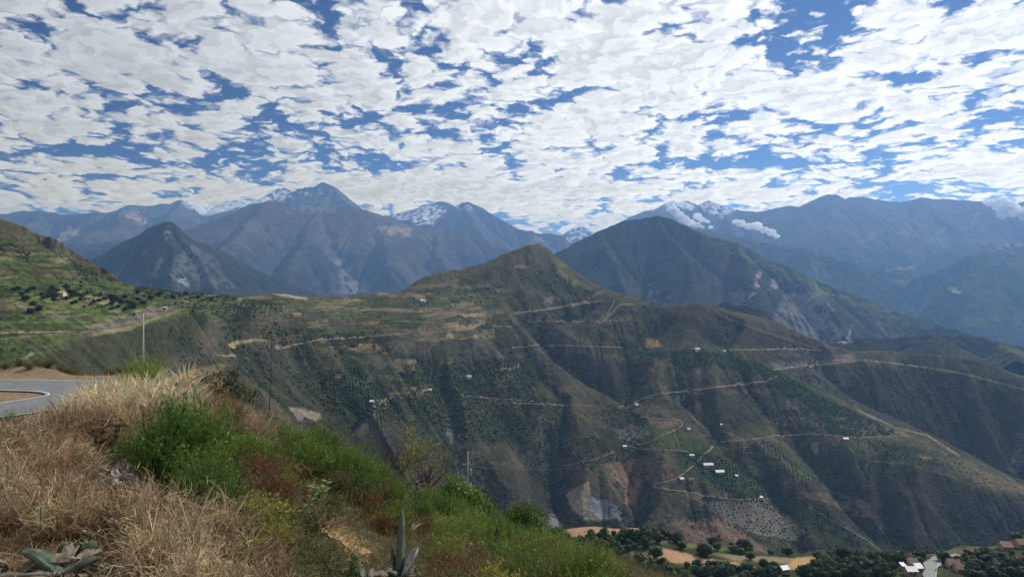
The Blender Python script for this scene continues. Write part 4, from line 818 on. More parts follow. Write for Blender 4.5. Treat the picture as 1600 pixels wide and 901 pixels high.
# pale road that leaves the farmed shelf
vr = [ray_hit(gnd_smooth, a, b, 200, 700) for a, b in densify([(1446,935),(1450,915),(1452,900),(1454,886),(1458,878),(1466,873),(1480,869.5),(1500,868)], 4)]
vr = smooth_path([v for v in vr if v is not None], 3)
strip('valley_road', vr, 6.6, plain('worn_asphalt', (.24, .235, .22), 0.9, 0.1, 0.2), gnd_z, 0.9, across=(-1, -.33, .33, 1))
strip('road_edge_line', vr, 0.22, M_PAINT, gnd_z, 0.96, across=(-1, 1), off=3.3)

# ------------------------------------------------------------------ farm buildings
def shed(px_, py_, wpx, depth, h, label, roof=M_TIN, wall=M_ADOBE, fn=mas_z, rng=(600, 2700), rot=0.0, gable=True, dpth=None, cat_='shed', name='farm_shed', cut=0.0, doors=1, group=None):
    p = ray_hit(fn, px_, py_, *rng)
    if p is None: print('NOHIT', label); return
    w_ = wpx*p.y/F*0.9; dp = depth; h = h*(0.75 if p.y > 600 else 1)
    rz = math.atan2(-p.x, p.y)*-1*0+rot
    z0 = min(fn(np.array([p.x+a*w_/2]), np.array([p.y+b*dp/2]))[0] for a in (-1, 1) for b in (-1, 1)); base = max(fn(np.array([p.x+a*w_/2]), np.array([p.y+b*dp/2]))[0] for a in (-1, 0, 1) for b in (-1, 0, 1))
    base = base*.55+z0*.45; e = empty(name, (p.x, p.y, base), rot)
    mb = MB().mat(wall); mb.box(-w_/2, w_/2, -dp/2, dp/2, z0-base-1.0, h)
    if gable:
        rr = dp*0.28
        mb.add([(-w_/2, -dp/2, h), (-w_/2, dp/2, h), (-w_/2, 0, h+rr), (w_/2, -dp/2, h), (w_/2, dp/2, h), (w_/2, 0, h+rr)], [(0, 1, 2), (3, 5, 4)])
    mb.build('wall', e)
    o_ = 0.45; mr = MB().mat(roof)
    if gable:
        t_ = 0.10; k = rr/(dp/2); yb = dp/2+o_; zb_ = h-k*o_
        for sg in (-1, 1):
            mr.add([(-w_/2-o_, sg*yb, zb_+0.05), (w_/2+o_, sg*yb, zb_+0.05), (w_/2+o_, 0, h+rr+0.05), (-w_/2-o_, 0, h+rr+0.05), (-w_/2-o_, sg*yb, zb_+0.05+t_), (w_/2+o_, sg*yb, zb_+0.05+t_), (w_/2+o_, 0, h+rr+0.05+t_), (-w_/2-o_, 0, h+rr+0.05+t_)],
                   [(0, 1, 2, 3), (7, 6, 5, 4), (0, 4, 5, 1), (0, 3, 7, 4), (1, 5, 6, 2)])
    else:
        mr.add([(-w_/2-o_, -dp/2-o_, h+0.02), (w_/2+o_, -dp/2-o_, h+0.02), (w_/2+o_, dp/2+o_, h+dp*0.22), (-w_/2-o_, dp/2+o_, h+dp*0.22), (-w_/2-o_, -dp/2-o_, h+0.14), (w_/2+o_, -dp/2-o_, h+0.14), (w_/2+o_, dp/2+o_, h+dp*0.22+.12), (-w_/2-o_, dp/2+o_, h+dp*0.22+.12)],
               [(3, 2, 1, 0), (4, 5, 6, 7), (0, 1, 5, 4), (1, 2, 6, 5), (2, 3, 7, 6), (3, 0, 4, 7)])
    mr.build('roof', e)
    xs = [-w_*0.28, w_*0.1, w_*0.32]
    MB().mat(M_WOOD).build if False else None
    md = MB().mat(M_WOOD); md.box(xs[1]-0.5, xs[1]+0.5, -dp/2-0.05, -dp/2+0.02, 0, min(2.1, h*0.8)); md.build('door', e)
    for wx_ in (xs[0], xs[2]):
        mw = MB().mat(M_DARK); mw.box(wx_-0.5, wx_+0.5, -dp/2-0.04, -dp/2+0.02, h*0.4, h*0.75); mw.build('window', e)
    tag(e, label, cat_, group); return e
shed(1106, 727, 17, 10, 2.6, 'long white-roofed shed just below the hairpin track, upper of the two long sheds', rot=0.10)
shed(1124, 738, 15, 10, 2.6, 'long white-roofed shed lower down the slope, lower of the two long sheds', rot=0.16)
shed(1081, 712, 8, 7, 2.5, 'small white-roofed shed left of the track, above the two long sheds', rot=-.1)
shed(1065, 748, 7, 7, 2.5, 'small white-roofed hut beside the lower dirt track', rot=.2)
shed(1080, 749, 9, 7, 2.6, 'low red-roofed farmhouse right of the small hut on the lower track', roof=M_RUST, cat_='farmhouse', name='farmhouse')
shed(1151, 744, 4, 5, 2.3, 'tiny white-roofed hut in the orchard right of the long sheds', gable=False)
shed(1189, 778, 6, 6, 2.4, 'small white hut at the right end of the lowest dirt track', gable=False)
shed(976, 698, 7, 7, 2.5, 'small white-roofed hut at the left end of the middle track bend', rot=.1)
shed(995, 634, 5, 6, 2.4, 'small white hut at the track corner on the slope centre', gable=False)
shed(1076, 672, 5, 6, 2.4, 'small pale hut right of the bare earth track bend', wall=M_ADOBE)
shed(1127, 664, 3, 5, 2.3, 'tiny white hut alone on the shaded slope right of the bare field', gable=False)
shed(1321, 686, 9, 7, 2.6, 'white-roofed shed beside the track on the right-hand spur')
shed(1090, 546, 8, 7, 3.0, 'white farmhouse below the brown field near the ridge', wall=M_WHITEWALL, cat_='farmhouse', name='farmhouse')
shed(1132, 550, 4, 6, 2.6, 'small white hut at the start of the high road cut', gable=False)
shed(581, 627, 7, 7, 2.6, 'white-roofed hut on the green terrace above the small valley', rot=.1)
shed(672, 611, 5, 7, 2.6, 'white hut on the pale clearing in the dense orchard', gable=False)
shed(733, 589, 7, 7, 2.8, 'white-walled farmhouse on the bare yard above the orchard', wall=M_WHITEWALL, cat_='farmhouse', name='farmhouse')
shed(661, 471, 9, 8, 3.0, 'long white farm building high on the terraces below the ridge', wall=M_WHITEWALL)
shed(686, 466, 6, 7, 2.8, 'small tan farmhouse high on the terraces right of the long white building', roof=M_TILE, cat_='farmhouse', name='farmhouse')
shed(96, 460, 12, 6, 2.8, 'pink-roofed farmhouse among dark trees on the green left hill', roof=plain('pink_tin', (.55, .36, .30), 0.7, 0.1, 0.6), wall=M_WHITEWALL, cat_='farmhouse', name='farmhouse')
shed(258, 483, 5, 4, 2.4, 'small white hut at the top end of the long ploughed strip', gable=False)
shed(1422, 897, 17, 6, 3.0, 'wide white-roofed warehouse at the bottom edge by the pale road', fn=gnd_z, rng=(200, 700))
shed(1432, 891, 12, 6, 2.8, 'white tin-roofed house left of the pale road', fn=gnd_z, rng=(200, 700), rot=.15, cat_='house', name='house')
shed(1424, 884, 15, 7, 3.0, 'brick-red house behind the white-roofed ones left of the pale road', roof=M_TILE, fn=gnd_z, rng=(200, 700), cat_='house', name='house')
shed(1412, 890, 6, 5, 2.4, 'small white shed at the left end of the row by the pale road', fn=gnd_z, rng=(200, 700), gable=False)
shed(1489, 886, 18, 8, 3.0, 'brown tile-roofed house right of the pale road, nearer of two', roof=M_TILE, fn=gnd_z, rng=(200, 700), rot=-.3, cat_='house', name='house')
shed(1499, 893, 13, 7, 2.8, 'dark tile-roofed house tucked right of the pale road under trees', roof=M_TILE, fn=gnd_z, rng=(200, 700), rot=-.2, cat_='house', name='house')
shed(1570, 858, 16, 8, 3.0, 'red tin-roofed house on the shelf edge at far right', roof=M_RUST, fn=gnd_z, rng=(200, 700), rot=-.1, cat_='house', name='house')
shed(1593, 854, 16, 8, 3.0, 'brown-roofed house at the right edge beside the red tin-roofed one', roof=M_TILE, fn=gnd_z, rng=(200, 700), rot=.1, cat_='house', name='house')
shed(1224, 893, 12, 5, 2.4, 'low white greenhouse roof among orchard trees at the bottom edge', fn=gnd_z, rng=(200, 700), rot=.3)

# ------------------------------------------------------------------ trees and orchards on the slopes
rnd = np.random.RandomState(5)
def ico(n):
    bm = bmesh.new(); bmesh.ops.create_icosphere(bm, subdivisions=n, radius=1.0); v = np.array([q.co[:] for q in bm.verts]); f = np.array([[q.index for q in p.verts] for p in bm.faces]); bm.free(); return v, f
ICO1 = ico(1); ICO2 = ico(2)
def crown_mesh(mb, R, H, z0, lobes, nleaf, col, leaf=0.35):
    """lobed inner mass with many loose leaf sprays standing off it"""
    v, f = ICO2
    for k in range(lobes):
        a = rnd.rand()*6.28; r = R*0.5*math.sqrt(rnd.rand())*(k > 0); s_ = R*(0.45+0.25*rnd.rand())
        q = v*(1+0.28*rnd.randn(len(v))[:, None]*0.6)*np.array([s_, s_, s_*H/R*0.75])+np.array([r*math.cos(a), r*math.sin(a), z0+H*(0.3+0.4*rnd.rand())])
        mb.addq(q, f, np.array(col)*(0.75+0.4*rnd.rand()))
    d = rnd.randn(nleaf, 3); d /= np.linalg.norm(d, axis=1)[:, None]; rr = (0.72+0.38*rnd.rand(nleaf))[:, None]
    cen = d*rr*np.array([R, R, H*0.52])+np.array([0, 0, z0+H*0.5]); cen[:, :2] *= (1+0.15*np.sin(3*np.arctan2(d[:, 1], d[:, 0])+rnd.rand()*6))[:, None]
    a = rnd.randn(nleaf, 3)*leaf; b = rnd.randn(nleaf, 3)*leaf
    V = np.stack([cen-a*.5, cen+b*.5, cen+a*.5, cen-b*.5], 1).reshape(-1, 3); q = np.arange(nleaf*4).reshape(-1, 4)
    mb.addq(V, q, np.repeat(np.array(col)*(0.7+0.9*rnd.rand(nleaf))[:, None], 4, 0))
def valley_tree(R, H, th, col, name='orchard_tree'):
    e = empty(name, (0, 0, 0)); m = MB().mat(M_BARK); m.tube([(0, 0, -1), (0.05, 0, th*.5), (0, 0.05, th+H*0.4)], [R*.09, R*.07, R*.03], 5)
    for k in range(3):
        a = k*2.1+rnd.rand(); m.tube([(0, 0, th*.8), (math.cos(a)*R*.4, math.sin(a)*R*.4, th+H*.35)], [R*.045, R*.02], 4)
    m.build('trunk', e); m = MB().mat(M_LEAF); crown_mesh(m, R, H, th, 5, 260, col, 0.5); m.build('crown', e); return e
VT = [valley_tree(2.6, 3.8, 0.8, (.036, .062, .018)), valley_tree(2.2, 3.2, 0.8, (.045, .078, .022)), valley_tree(3.0, 4.2, 1.0, (.030, .050, .016)), valley_tree(2.0, 2.8, 0.6, (.070, .085, .030))]
for e in VT: tag(e, 'dark green round-crowned orchard tree on the farmed shelf at lower right', 'tree', 'orchard trees on the farmed shelf')
used = set(); placed = []
SHELF = [([(872,842),(1000,830),(1045,838),(1060,850),(1000,856),(960,872),(900,880),(860,880)], 75), ([(1000,884),(1180,888),(1230,892),(1230,905),(1000,905)], 45), ([(1275,872),(1430,868),(1442,872),(1440,880),(1400,886),(1395,905),(1240,905),(1275,890)], 95), ([(1475,882),(1480,872),(1600,862),(1660,860),(1660,905),(1520,905)], 85),
         ([(1060,842),(1280,868),(1130,866)], 12), ([(1100,866),(1110,872),(1090,870)], 1)]
BOXES = [(1403,884,1445,902), (1478,880,1512,898), (1560,852,1604,862), (1216,888,1234,896), (1440,862,1488,905)]
n_ind = 0
for pl, n in SHELF:
    p = np.array(pl, float); k = 0; tries = 0
    while k < n and tries < n*40:
        tries += 1; a = p[:, 0].min()+rnd.rand()*np.ptp(p[:, 0]); b = p[:, 1].min()+rnd.rand()*np.ptp(p[:, 1])
        if not inpoly(np.array([a]), np.array([b]), pl)[0] or any(x0 < a < x1 and y0 < b < y1 for x0, y0, x1, y1 in BOXES): continue
        if any((a-q[0])**2/36+(b-q[1])**2/9 < 1 for q in placed): continue
        h = ray_hit(gnd_smooth, a, b, 250, 600, 200)
        if h is None: continue
        placed.append((a, b)); i = rnd.randint(4); src = VT[i]
        o = src if i not in used else copy_tree(src); used.add(i); s_ = 0.75+0.6*rnd.rand()
        o.location = h; o.rotation_euler = (0, 0, rnd.rand()*6.28); o.scale = (s_, s_, s_*(0.9+0.3*rnd.rand())); k += 1; n_ind += 1
for a, b, lab, sc2 in [(1230,866+2,'large dark round tree standing alone at the right end of the tan ploughed strip',1.5), (1103,868,'round dark bush tree on the grass above the tan ploughed strip',1.7), (1024,872,'leafy tree at the left end of the tan ploughed strip',1.8), (1474,878,'bright round tree at the right bend of the pale road',1.6), (1588,846,'round tree beside the red-roofed houses at far right',1.5), (1172,874,'small round bush on the grass edge below the cliffs',1.2), (1065,858,'pair-crowned dark shrub tree on the shelf rim',1.2)]:
    h = ray_hit(gnd_smooth, a, b, 250, 600, 300); o = copy_tree(VT[1]); o.name = 'round_tree'; o.location = h; o.scale = (sc2,)*3; tag(o, lab, 'tree'); del o['group']
print('shelf trees', n_ind)
# blobs: many small crowns joined into one mesh
def blobs(name, pos, size, col, mat, label, squash=0.8):
    v, f = ICO1; n = len(pos); nv = len(v)
    sc3 = size[:, None, None]*np.stack([np.ones(n), np.ones(n), np.full(n, squash)], -1)[:, None, :]
    V = (v[None]*(1+0.25*rnd.randn(n, nv, 1)))*sc3+pos[:, None, :]; V[..., 2] += (size*squash*0.45)[:, None]
    me = bpy.data.meshes.new(name); V = V.reshape(-1, 3)
    Fq = (f[None]+(np.arange(n)*nv)[:, None, None]).reshape(-1, 3).astype(np.int32)
    me.vertices.add(len(V)); me.vertices.foreach_set('co', V.astype(np.float32).ravel()); me.loops.add(len(Fq)*3); me.loops.foreach_set('vertex_index', Fq.ravel())
    me.polygons.add(len(Fq)); me.polygons.foreach_set('loop_start', np.arange(0, len(Fq)*3, 3, dtype=np.int32)); me.polygons.foreach_set('loop_total', np.full(len(Fq), 3, dtype=np.int32)); me.update(calc_edges=True)
    at = me.color_attributes.new('tint', 'FLOAT_COLOR', 'POINT'); cc = np.repeat(col, nv, 0)*(0.8+0.4*rnd.rand(n*nv, 1)); at.data.foreach_set('color', np.concatenate([cc, np.ones((len(cc), 1))], 1).astype(np.float32).ravel())
    me.materials.append(mat); o = bpy.data.objects.new(name, me); COL.objects.link(o); tag(o, label, kind='stuff'); return o
OR = [ # polygon, row spacing (m), rotation, crown radius, colour
 ([(868,705),(895,690),(930,680),(950,695),(960,715),(925,735),(895,718)], 6.5, .5, 1.9, (0.043,0.069,0.023)), ([(925,645),(960,636),(1005,652),(1010,662),(975,668),(945,660)], 6, .3, 1.9, (0.041,0.075,0.026)), ([(962,668),(1005,660),(1018,684),(985,692)], 7, .3, 1.5, (0.046,0.072,0.026)),
 ([(1120,690),(1200,690),(1262,740),(1320,776),(1240,748),(1150,706)], 7, -.3, 1.8, (0.046,0.068,0.026)), ([(1088,782),(1190,781),(1265,835),(1200,852),(1150,830)], 8, .2, 1.7, (0.041,0.060,0.023)), ([(1238,628),(1290,670),(1260,668),(1215,612)], 8, .1, 1.6, (0.043,0.063,0.026)),
 ([(1200,592),(1235,598),(1330,640),(1400,674),(1385,680),(1300,680),(1250,640)], 5.5, .2, 2.1, (0.043,0.081,0.026)), ([(990,550),(1100,546),(1200,572),(1290,620),(1200,588),(1100,570)], 6, .2, 2.2, (0.041,0.078,0.023)), ([(630,570),(800,560),(850,635),(830,690),(720,690),(640,640)], 6.5, .35, 2.3, (0.038,0.066,0.023)),
 ([(1060,705),(1120,712),(1190,745),(1300,805),(1370,862),(1250,812),(1130,772)], 6, -.2, 2.0, (0.043,0.078,0.026)), ([(500,590),(560,570),(630,640),(570,655),(510,640)], 6.5, .3, 2.3, (0.032,0.057,0.021)), ([(1325,690),(1430,698),(1480,725),(1400,718)], 7, 0, 1.8, (0.052,0.084,0.029)),
 ([(0,452),(120,450),(230,470),(210,492),(130,480),(60,470)], 9, .2, 2.0, (0.052,0.078,0.026)), ([(270,470),(400,470),(460,482),(400,500),(280,490)], 8, .25, 1.8, (0.043,0.075,0.026)), ([(860,675),(890,665),(905,690),(870,700)], 6, .3, 1.8, (0.043,0.069,0.026)), ([(540,660),(620,640),(640,655),(600,668)], 6, .3, 1.8, (0.038,0.063,0.023)),
 ([(220,435),(300,452),(400,470),(300,470),(200,462)], 8, .1, 2.2, (0.038,0.060,0.021)), ([(1400,690),(1470,700),(1540,740),(1600,765),(1560,762),(1470,728)], 11, .1, 1.5, (0.072,0.090,0.036))]
P_, S_, C_ = [], [], []
mx_, my_, X_, Y_, Z_ = MAS
for pl, sp_, rot, R_, col_ in OR:
    p = np.array(pl, float); cs = [ray_hit(masF, a, b, 500, 2700, 300) for a, b in pl]; cs = [k for k in cs if k is not None]
    if len(cs) < 3: continue
    xs_ = [k.x for k in cs]; ys_ = [k.y for k in cs]; L = max(max(xs_)-min(xs_), max(ys_)-min(ys_))*0.75+20; cx_ = (max(xs_)+min(xs_))/2; cy_ = (max(ys_)+min(ys_))/2
    g = np.arange(-L, L, sp_); A, B = np.meshgrid(g, g); A = A.ravel(); B = B.ravel()*0.8
    x = cx_+A*math.cos(rot)-B*math.sin(rot)+rnd.randn(len(A))*sp_*0.07; y = cy_+A*math.sin(rot)+B*math.cos(rot)+rnd.randn(len(A))*sp_*0.07
    ok = y > 450; x, y = x[ok], y[ok]; z = mas_z(x, y); u, v_ = proj(x, y, z); ok = inpoly(u, v_, pl) & (rnd.rand(len(x)) > 0.10+0.35*sstep(fbm(x/22, y/22, 2, 400), .1, .5)); x, y, z = x[ok], y[ok], z[ok]
    P_.append(np.stack([x, y, z], -1)); S_.append(R_*(0.55+0.75*rnd.rand(len(x)))); C_.append(np.array(col_)*(0.75+0.55*rnd.rand(len(x)))[:, None])
P_ = np.concatenate(P_); S_ = np.concatenate(S_); C_ = np.concatenate(C_)
d_ = S_/P_[:, 1]; order = np.argsort(-d_); big_, rest = order[:40], order[40:]
print('orchard crowns', len(P_))
blobs('orchard', P_[rest], S_[rest], C_[rest], M_LEAF, 'rows of small dark orchard trees planted across the far slopes')
st_ = valley_tree(1.9, 2.4, 0.3, (.030, .048, .018), 'sapling_tree'); tag(st_, 'small round orchard tree in the planted rows of the far slope', 'tree', 'nearest orchard trees on the far slope')
for k, i in enumerate(big_):
    o = st_ if k == 0 else copy_tree(st_); o.location = P_[i]; o.scale = (S_[i]/1.9,)*3
# scrub over the whole hillside, thicker in the gullies
n = 130000; u = rnd.rand(n)*0.80*2-0.80; ii = ((u+0.84)/1.68*(NC-1)).astype(int); jj = (rnd.rand(n)*(NR-2)).astype(int)
x, y = X_[ii, jj], Y_[ii, jj]; cv = Field(-1950, 380, 5.0, zb)(x, y); dn = fbm(x/60, y/60, 4, 301)+cv/6; lumv = c_mas[ii, jj].mean(-1)
keep = (rnd.rand(n) < sstep(dn, -0.15, 0.35)) & (y > 470) & (lumv < 0.11); x, y = x[keep]+rnd.randn(keep.sum())*2, y[keep]+rnd.randn(keep.sum())*2; z = mas_z(x, y)
sz = (0.8+2.0*rnd.rand(len(x))**2)*np.clip(y/1500, 0.6, 1.3)*1.1; hue = rnd.rand(len(x), 1)
blobs('scrub', np.stack([x, y, z], -1), sz, (np.array([[.024, .034, .013]])*(1-hue)+np.array([[.075, .072, .030]])*hue), M_LEAF, 'low dark scrub scattered over the hillside gullies', 0.7)
# darker tree clumps on the green left hill and ridge tops
for pts_, lab in [([(88,458),(104,452),(80,462),(112,460),(120,462),(84,466)], 'dark broad-crowned tree around the pink-roofed farmhouse'), ([(176,468),(190,474),(204,478),(215,470),(196,466),(208,482),(224,476)], 'dark tree in the clump above the long ploughed strip'),
                  ([(250,462),(270,466),(290,462),(236,468),(310,466),(330,470)], 'dark tree in the line behind the terraces'), ([(40,470),(52,478),(60,486),(48,490),(66,462)], 'dark tree in the small ravine on the left hill')]:
    for k, (a, b) in enumerate(pts_):
        h = ray_hit(masF, a, b, 400, 1500, 500)
        if h is None: continue
        o = copy_tree(VT[k % 3]); o.name = 'broad_tree'; o.location = h; s_ = 1.0+0.5*rnd.rand(); o.scale = (s_*1.1, s_*1.1, s_); tag(o, lab, 'tree', lab.replace('dark broad-crowned tree', 'trees').replace('dark tree', 'trees'))

# ------------------------------------------------------------------ plants of the near bank
def ribbon(mb, P, Wd, col):
    """N thin blades or twigs, each a bent strip of K points"""
    N, K, _ = P.shape; T = np.gradient(P, axis=1); T /= np.linalg.norm(T, axis=2)[..., None]+1e-9
    r = rnd.randn(N, 1, 3); Sd = np.cross(T, np.broadcast_to(r, T.shape)); Sd /= np.linalg.norm(Sd, axis=2)[..., None]+1e-9
    Sd = Sd*(np.broadcast_to(Wd, (N, K))[..., None]*0.5)
    V = np.stack([P-Sd, P+Sd], 2).reshape(-1, 3)
    b = np.arange(N)[:, None]*2*K+np.arange(K-1)[None, :]*2; b = b.ravel()
    mb.addq(V, np.stack([b, b+1, b+3, b+2], -1), np.repeat(np.asarray(col).reshape(N, 3), 2*K, 0))
def cvar(col, n, v=0.3, hv=0.08):
    return np.clip(np.array(col)*(1+v*(rnd.rand(n, 1)*2-1))*(1+hv*rnd.randn(n, 3)), 0.004, 0.9)
def leaves(mb, cen, size, col, up=0.3):
    n = len(cen); a = rnd.randn(n, 3); a /= np.linalg.norm(a, axis=1)[:, None]; b = np.cross(a, rnd.randn(n, 3)+np.array([0, 0, up])); b /= np.linalg.norm(b, axis=1)[:, None]+1e-9
    s_ = (size*(0.6+0.8*rnd.rand(n)))[:, None]; V = np.stack([cen-a*s_, cen+b*s_*0.42, cen+a*s_, cen-b*s_*0.42], 1).reshape(-1, 3)
    mb.addq(V, np.arange(4*n).reshape(-1, 4), np.repeat(col, 4, 0))
def arcs(N, K, R, H, lean=0.5, wig=0.05, base=0.05):
    """stems that leave the root and arch outwards over a dome"""
    a = rnd.rand(N)*6.283; o = np.sqrt(rnd.rand(N)); t = np.linspace(0, 1, K)[None, :]
    L = 0.6+0.4*rnd.rand(N); x = (base*rnd.randn(N))[:, None]+(np.cos(a)*o*R*L)[:, None]*t**(1+lean); y = (base*rnd.randn(N))[:, None]+(np.sin(a)*o*R*L)[:, None]*t**(1+lean)
    z = (H*L*(1-0.35*o**2))[:, None]*(t-0.12*lean*o[:, None]*t**3)
    P = np.stack([x, y, z], -1); return P+np.cumsum(rnd.randn(N, K, 3), axis=1)*wig*R*0.3*t[..., None]
def scatter_twigs(mb, P, n, ln, wd, col, K=4, up=0.5, tmin=0.3, spread=1.0):
    """short side twigs along given stems"""
    N, KK, _ = P.shape; i = rnd.randint(N, size=n); t = tmin+(1-tmin)*rnd.rand(n); f = t*(KK-1); j = np.minimum(f.astype(int), KK-2); fr = (f-j)[:, None]
    st = P[i, j]*(1-fr)+P[i, j+1]*fr; d = rnd.randn(n, 3)*spread+(P[i, j+1]-P[i, j])/(np.linalg.norm(P[i, j+1]-P[i, j], axis=1)[:, None]+1e-9); d[:, 2] += up; d /= np.linalg.norm(d, axis=1)[:, None]
    l_ = (ln*(0.4+0.9*rnd.rand(n)))[:, None, None]; tt = np.linspace(0, 1, K)[None, :, None]; bend = rnd.randn(n, 1, 3)*0.35
    Q = st[:, None]+l_*(d[:, None]*tt+bend*tt**2); ribbon(mb, Q, wd*(1-0.5*np.linspace(0, 1, K))[None, :], col); return Q
def proto(name, parts):
    e = empty(name, (0, 0, 0))
    for nm, mb in parts: mb.build(nm, e)
    return e
def dry_shrub(seed, col=(.40, .285, .175), R=0.42, H=0.48, n=1300):
    rnd.seed(seed); m = MB().mat(M_TWIG); P = arcs(130, 7, R, H, 0.3, 0.10); ribbon(m, P, np.linspace(.007, .003, 7)[None, :], cvar(np.array(col)*0.6, 130))
    Q = scatter_twigs(m, P, n, R*0.36, .0060, cvar(col, n, .75), 4, 0.35); m2 = MB().mat(M_TWIG); scatter_twigs(m2, Q, int(n*1.5), R*0.15, .0055, cvar(np.array(col)*1.12, int(n*1.5), .75), 3, 0.2)
    return proto('dry_shrub', [('stems', m), ('twigs', m2)])
def broom(seed, col=(.085, .155, .026), R=0.5, H=0.95, n=1000):
    rnd.seed(seed); m = MB().mat(M_TWIG); P = arcs(90, 7, R, H*0.85, 0.25, 0.07); ribbon(m, P, np.linspace(.009, .004, 7)[None, :], cvar((.11, .10, .05), 90))
    m2 = MB().mat(M_LEAF); Q = scatter_twigs(m2, P, n, H*0.22, .0075, cvar(col, n, .65, .12), 4, 1.3, 0.25, 0.5)
    scatter_twigs(m2, Q, int(n*1.9), H*0.085, .0058, cvar(np.array(col)*1.15, int(n*1.9), .5, .12), 3, 1.0, 0.2, 0.7)
    i = rnd.randint(len(Q), size=2600); leaves(m2, Q[i, rnd.randint(1, 4, size=2600)]+rnd.randn(2600, 3)*.02, np.full(2600, .017), cvar(np.array(col)*1.35, 2600, .55, .12))
    return proto('green_shrub', [('stems', m), ('foliage', m2)])
def leafy(seed, col=(.10, .115, .035), stem=(.16, .115, .07), R=0.5, H=0.55, n=700, nl=2600, ls=0.016, name='bank_shrub', lw=.0055):
    rnd.seed(seed); m = MB().mat(M_TWIG); P = arcs(90, 7, R, H, 0.3, 0.12); ribbon(m, P, np.linspace(.009, .004, 7)[None, :], cvar(stem, 90))
    Q = scatter_twigs(m, P, n, R*0.3, lw, cvar(stem, n, .6), 4, 0.5)
    m2 = MB().mat(M_LEAF); i = rnd.randint(len(Q), size=nl); j = rnd.randint(1, 4, size=nl); leaves(m2, Q[i, j]+rnd.randn(nl, 3)*0.012, ls*np.ones(nl), cvar(col, nl, .5, .1))
    return proto(name, [('stems', m), ('foliage', m2)])
def plume_grass(seed, R=0.28, H=0.62, n=120, col=(.60, .50, .31)):
    rnd.seed(seed); m = MB().mat(M_TWIG); P = arcs(n, 8, R*1.6, H, 1.2, 0.03, 0.05); t = np.linspace(0, 1, 8)
    ribbon(m, P, np.clip(.009*(1-t*0.6), .002, 1)[None, :], cvar(col, n, .3, .05))
    m2 = MB().mat(M_TWIG); k = P[:60, 4:, :]; ribbon(m2, k, (np.array([.005, .020, .018, .004]))[None, :], cvar((.74, .64, .46), 60, .2, .04))
    g = MB().mat(M_LEAF); G = arcs(110, 6, R*1.1, H*0.6, 0.8, 0.04, 0.06); ribbon(g, G, (.007*(1-np.linspace(0, .8, 6)))[None, :], cvar((.24, .27, .09), 110, .4))
    return proto('grass_tuft', [('blades', g), ('stalks', m), ('plumes', m2)])

PD = [dry_shrub(11, (.39, .29, .18)), dry_shrub(12, (.30, .205, .125)), dry_shrub(13, (.50, .38, .24), 0.45, 0.40)]
PB = [broom(21, (.160,.215,.040)), broom(22, (.105, .165, .030), 0.6, 0.8), broom(23, (.070, .135, .026), 0.45, 1.05)]
PO = [leafy(31, (.145, .155, .045)), leafy(32, (.105, .13, .042), R=.55, H=.45), leafy(33, (.13, .095, .05), (.20, .13, .08), n=1400, nl=1100), leafy(34, (.20, .085, .035), (.17, .10, .06), nl=2400)]
PY = [leafy(41, (.30, .30, .06), (.18, .17, .07), 0.36, 0.55, 900, 5200, .013, 'flowering_shrub')]
PG = [plume_grass(51), plume_grass(52, .24, .52), plume_grass(53, .32, .7, 150, (.52, .43, .26))]
rnd.seed(77); usedp = set()
def put(src, px_, py_, s_, label, cat_, group=None, name=None, tilt=0.12, sink=0.02, d=None, sz=None, at=None):
    h = at if at is not None else ray_hit(gnd_z, px_, py_, 2.0, 75, 300) if d is None else Vector(((px_-CX)/F*d, d, float(gnd_z(np.array([(px_-CX)/F*d]), np.array([d]))[0])))
    if h is None: return None
    o = src if id(src) not in usedp else copy_tree(src); usedp.add(id(src))
    if name: o.name = name
    o.location = (h.x, h.y, h.z-sink); o.rotation_euler = (tilt*rnd.randn(), tilt*rnd.randn(), rnd.rand()*6.28); o.scale = (s_*(0.9+.2*rnd.rand()), s_*(0.9+.2*rnd.rand()), (sz or s_)*(0.9+.2*rnd.rand()))
    tag(o, label, cat_, group); return o
KEEP_CLEAR = [(120,690,215,775), (130,715,310,835), (505,838,695,1000), (-60,852,255,1000), (440,750,520,840), (470,795,590,900)]
def region(srcs, pl, n, smin, smax, label, cat_, group, md=0.8, **kw):
    p = np.array(pl, float); got = []; tries = 0
    while len(got) < n and tries < n*60:
        tries += 1; a = p[:, 0].min()+rnd.rand()*np.ptp(p[:, 0]); b = p[:, 1].min()+rnd.rand()*np.ptp(p[:, 1])
        if not inpoly(np.array([a]), np.array([b]), pl)[0]: continue
        if any(x0 < a < x1 and y0 < b < y1 for x0, y0, x1, y1 in KEEP_CLEAR): continue
        h = ray_hit(gnd_smooth, a, b, 2.0, 75, 120)
        if h is None or any((h-g).length < md*(smin+smax)/2*0.5 for g in got): continue
        src = srcs[rnd.randint(len(srcs))]; lab, grp = label, group
        if label.startswith('mixed'):
            w0 = 'rust-red' if src is PO[3] else 'brown' if src is PO[2] else 'yellow-flecked' if src is PY[0] else 'bright green' if src in PB else 'olive green'
            lab = w0+' twiggy shrub on the right-hand slope of the bank'; grp = w0+' shrubs on the right-hand slope'
        got.append(h); put(src, a, b, smin+(smax-smin)*rnd.rand(), lab, cat_, grp, at=h, **kw)
    return got
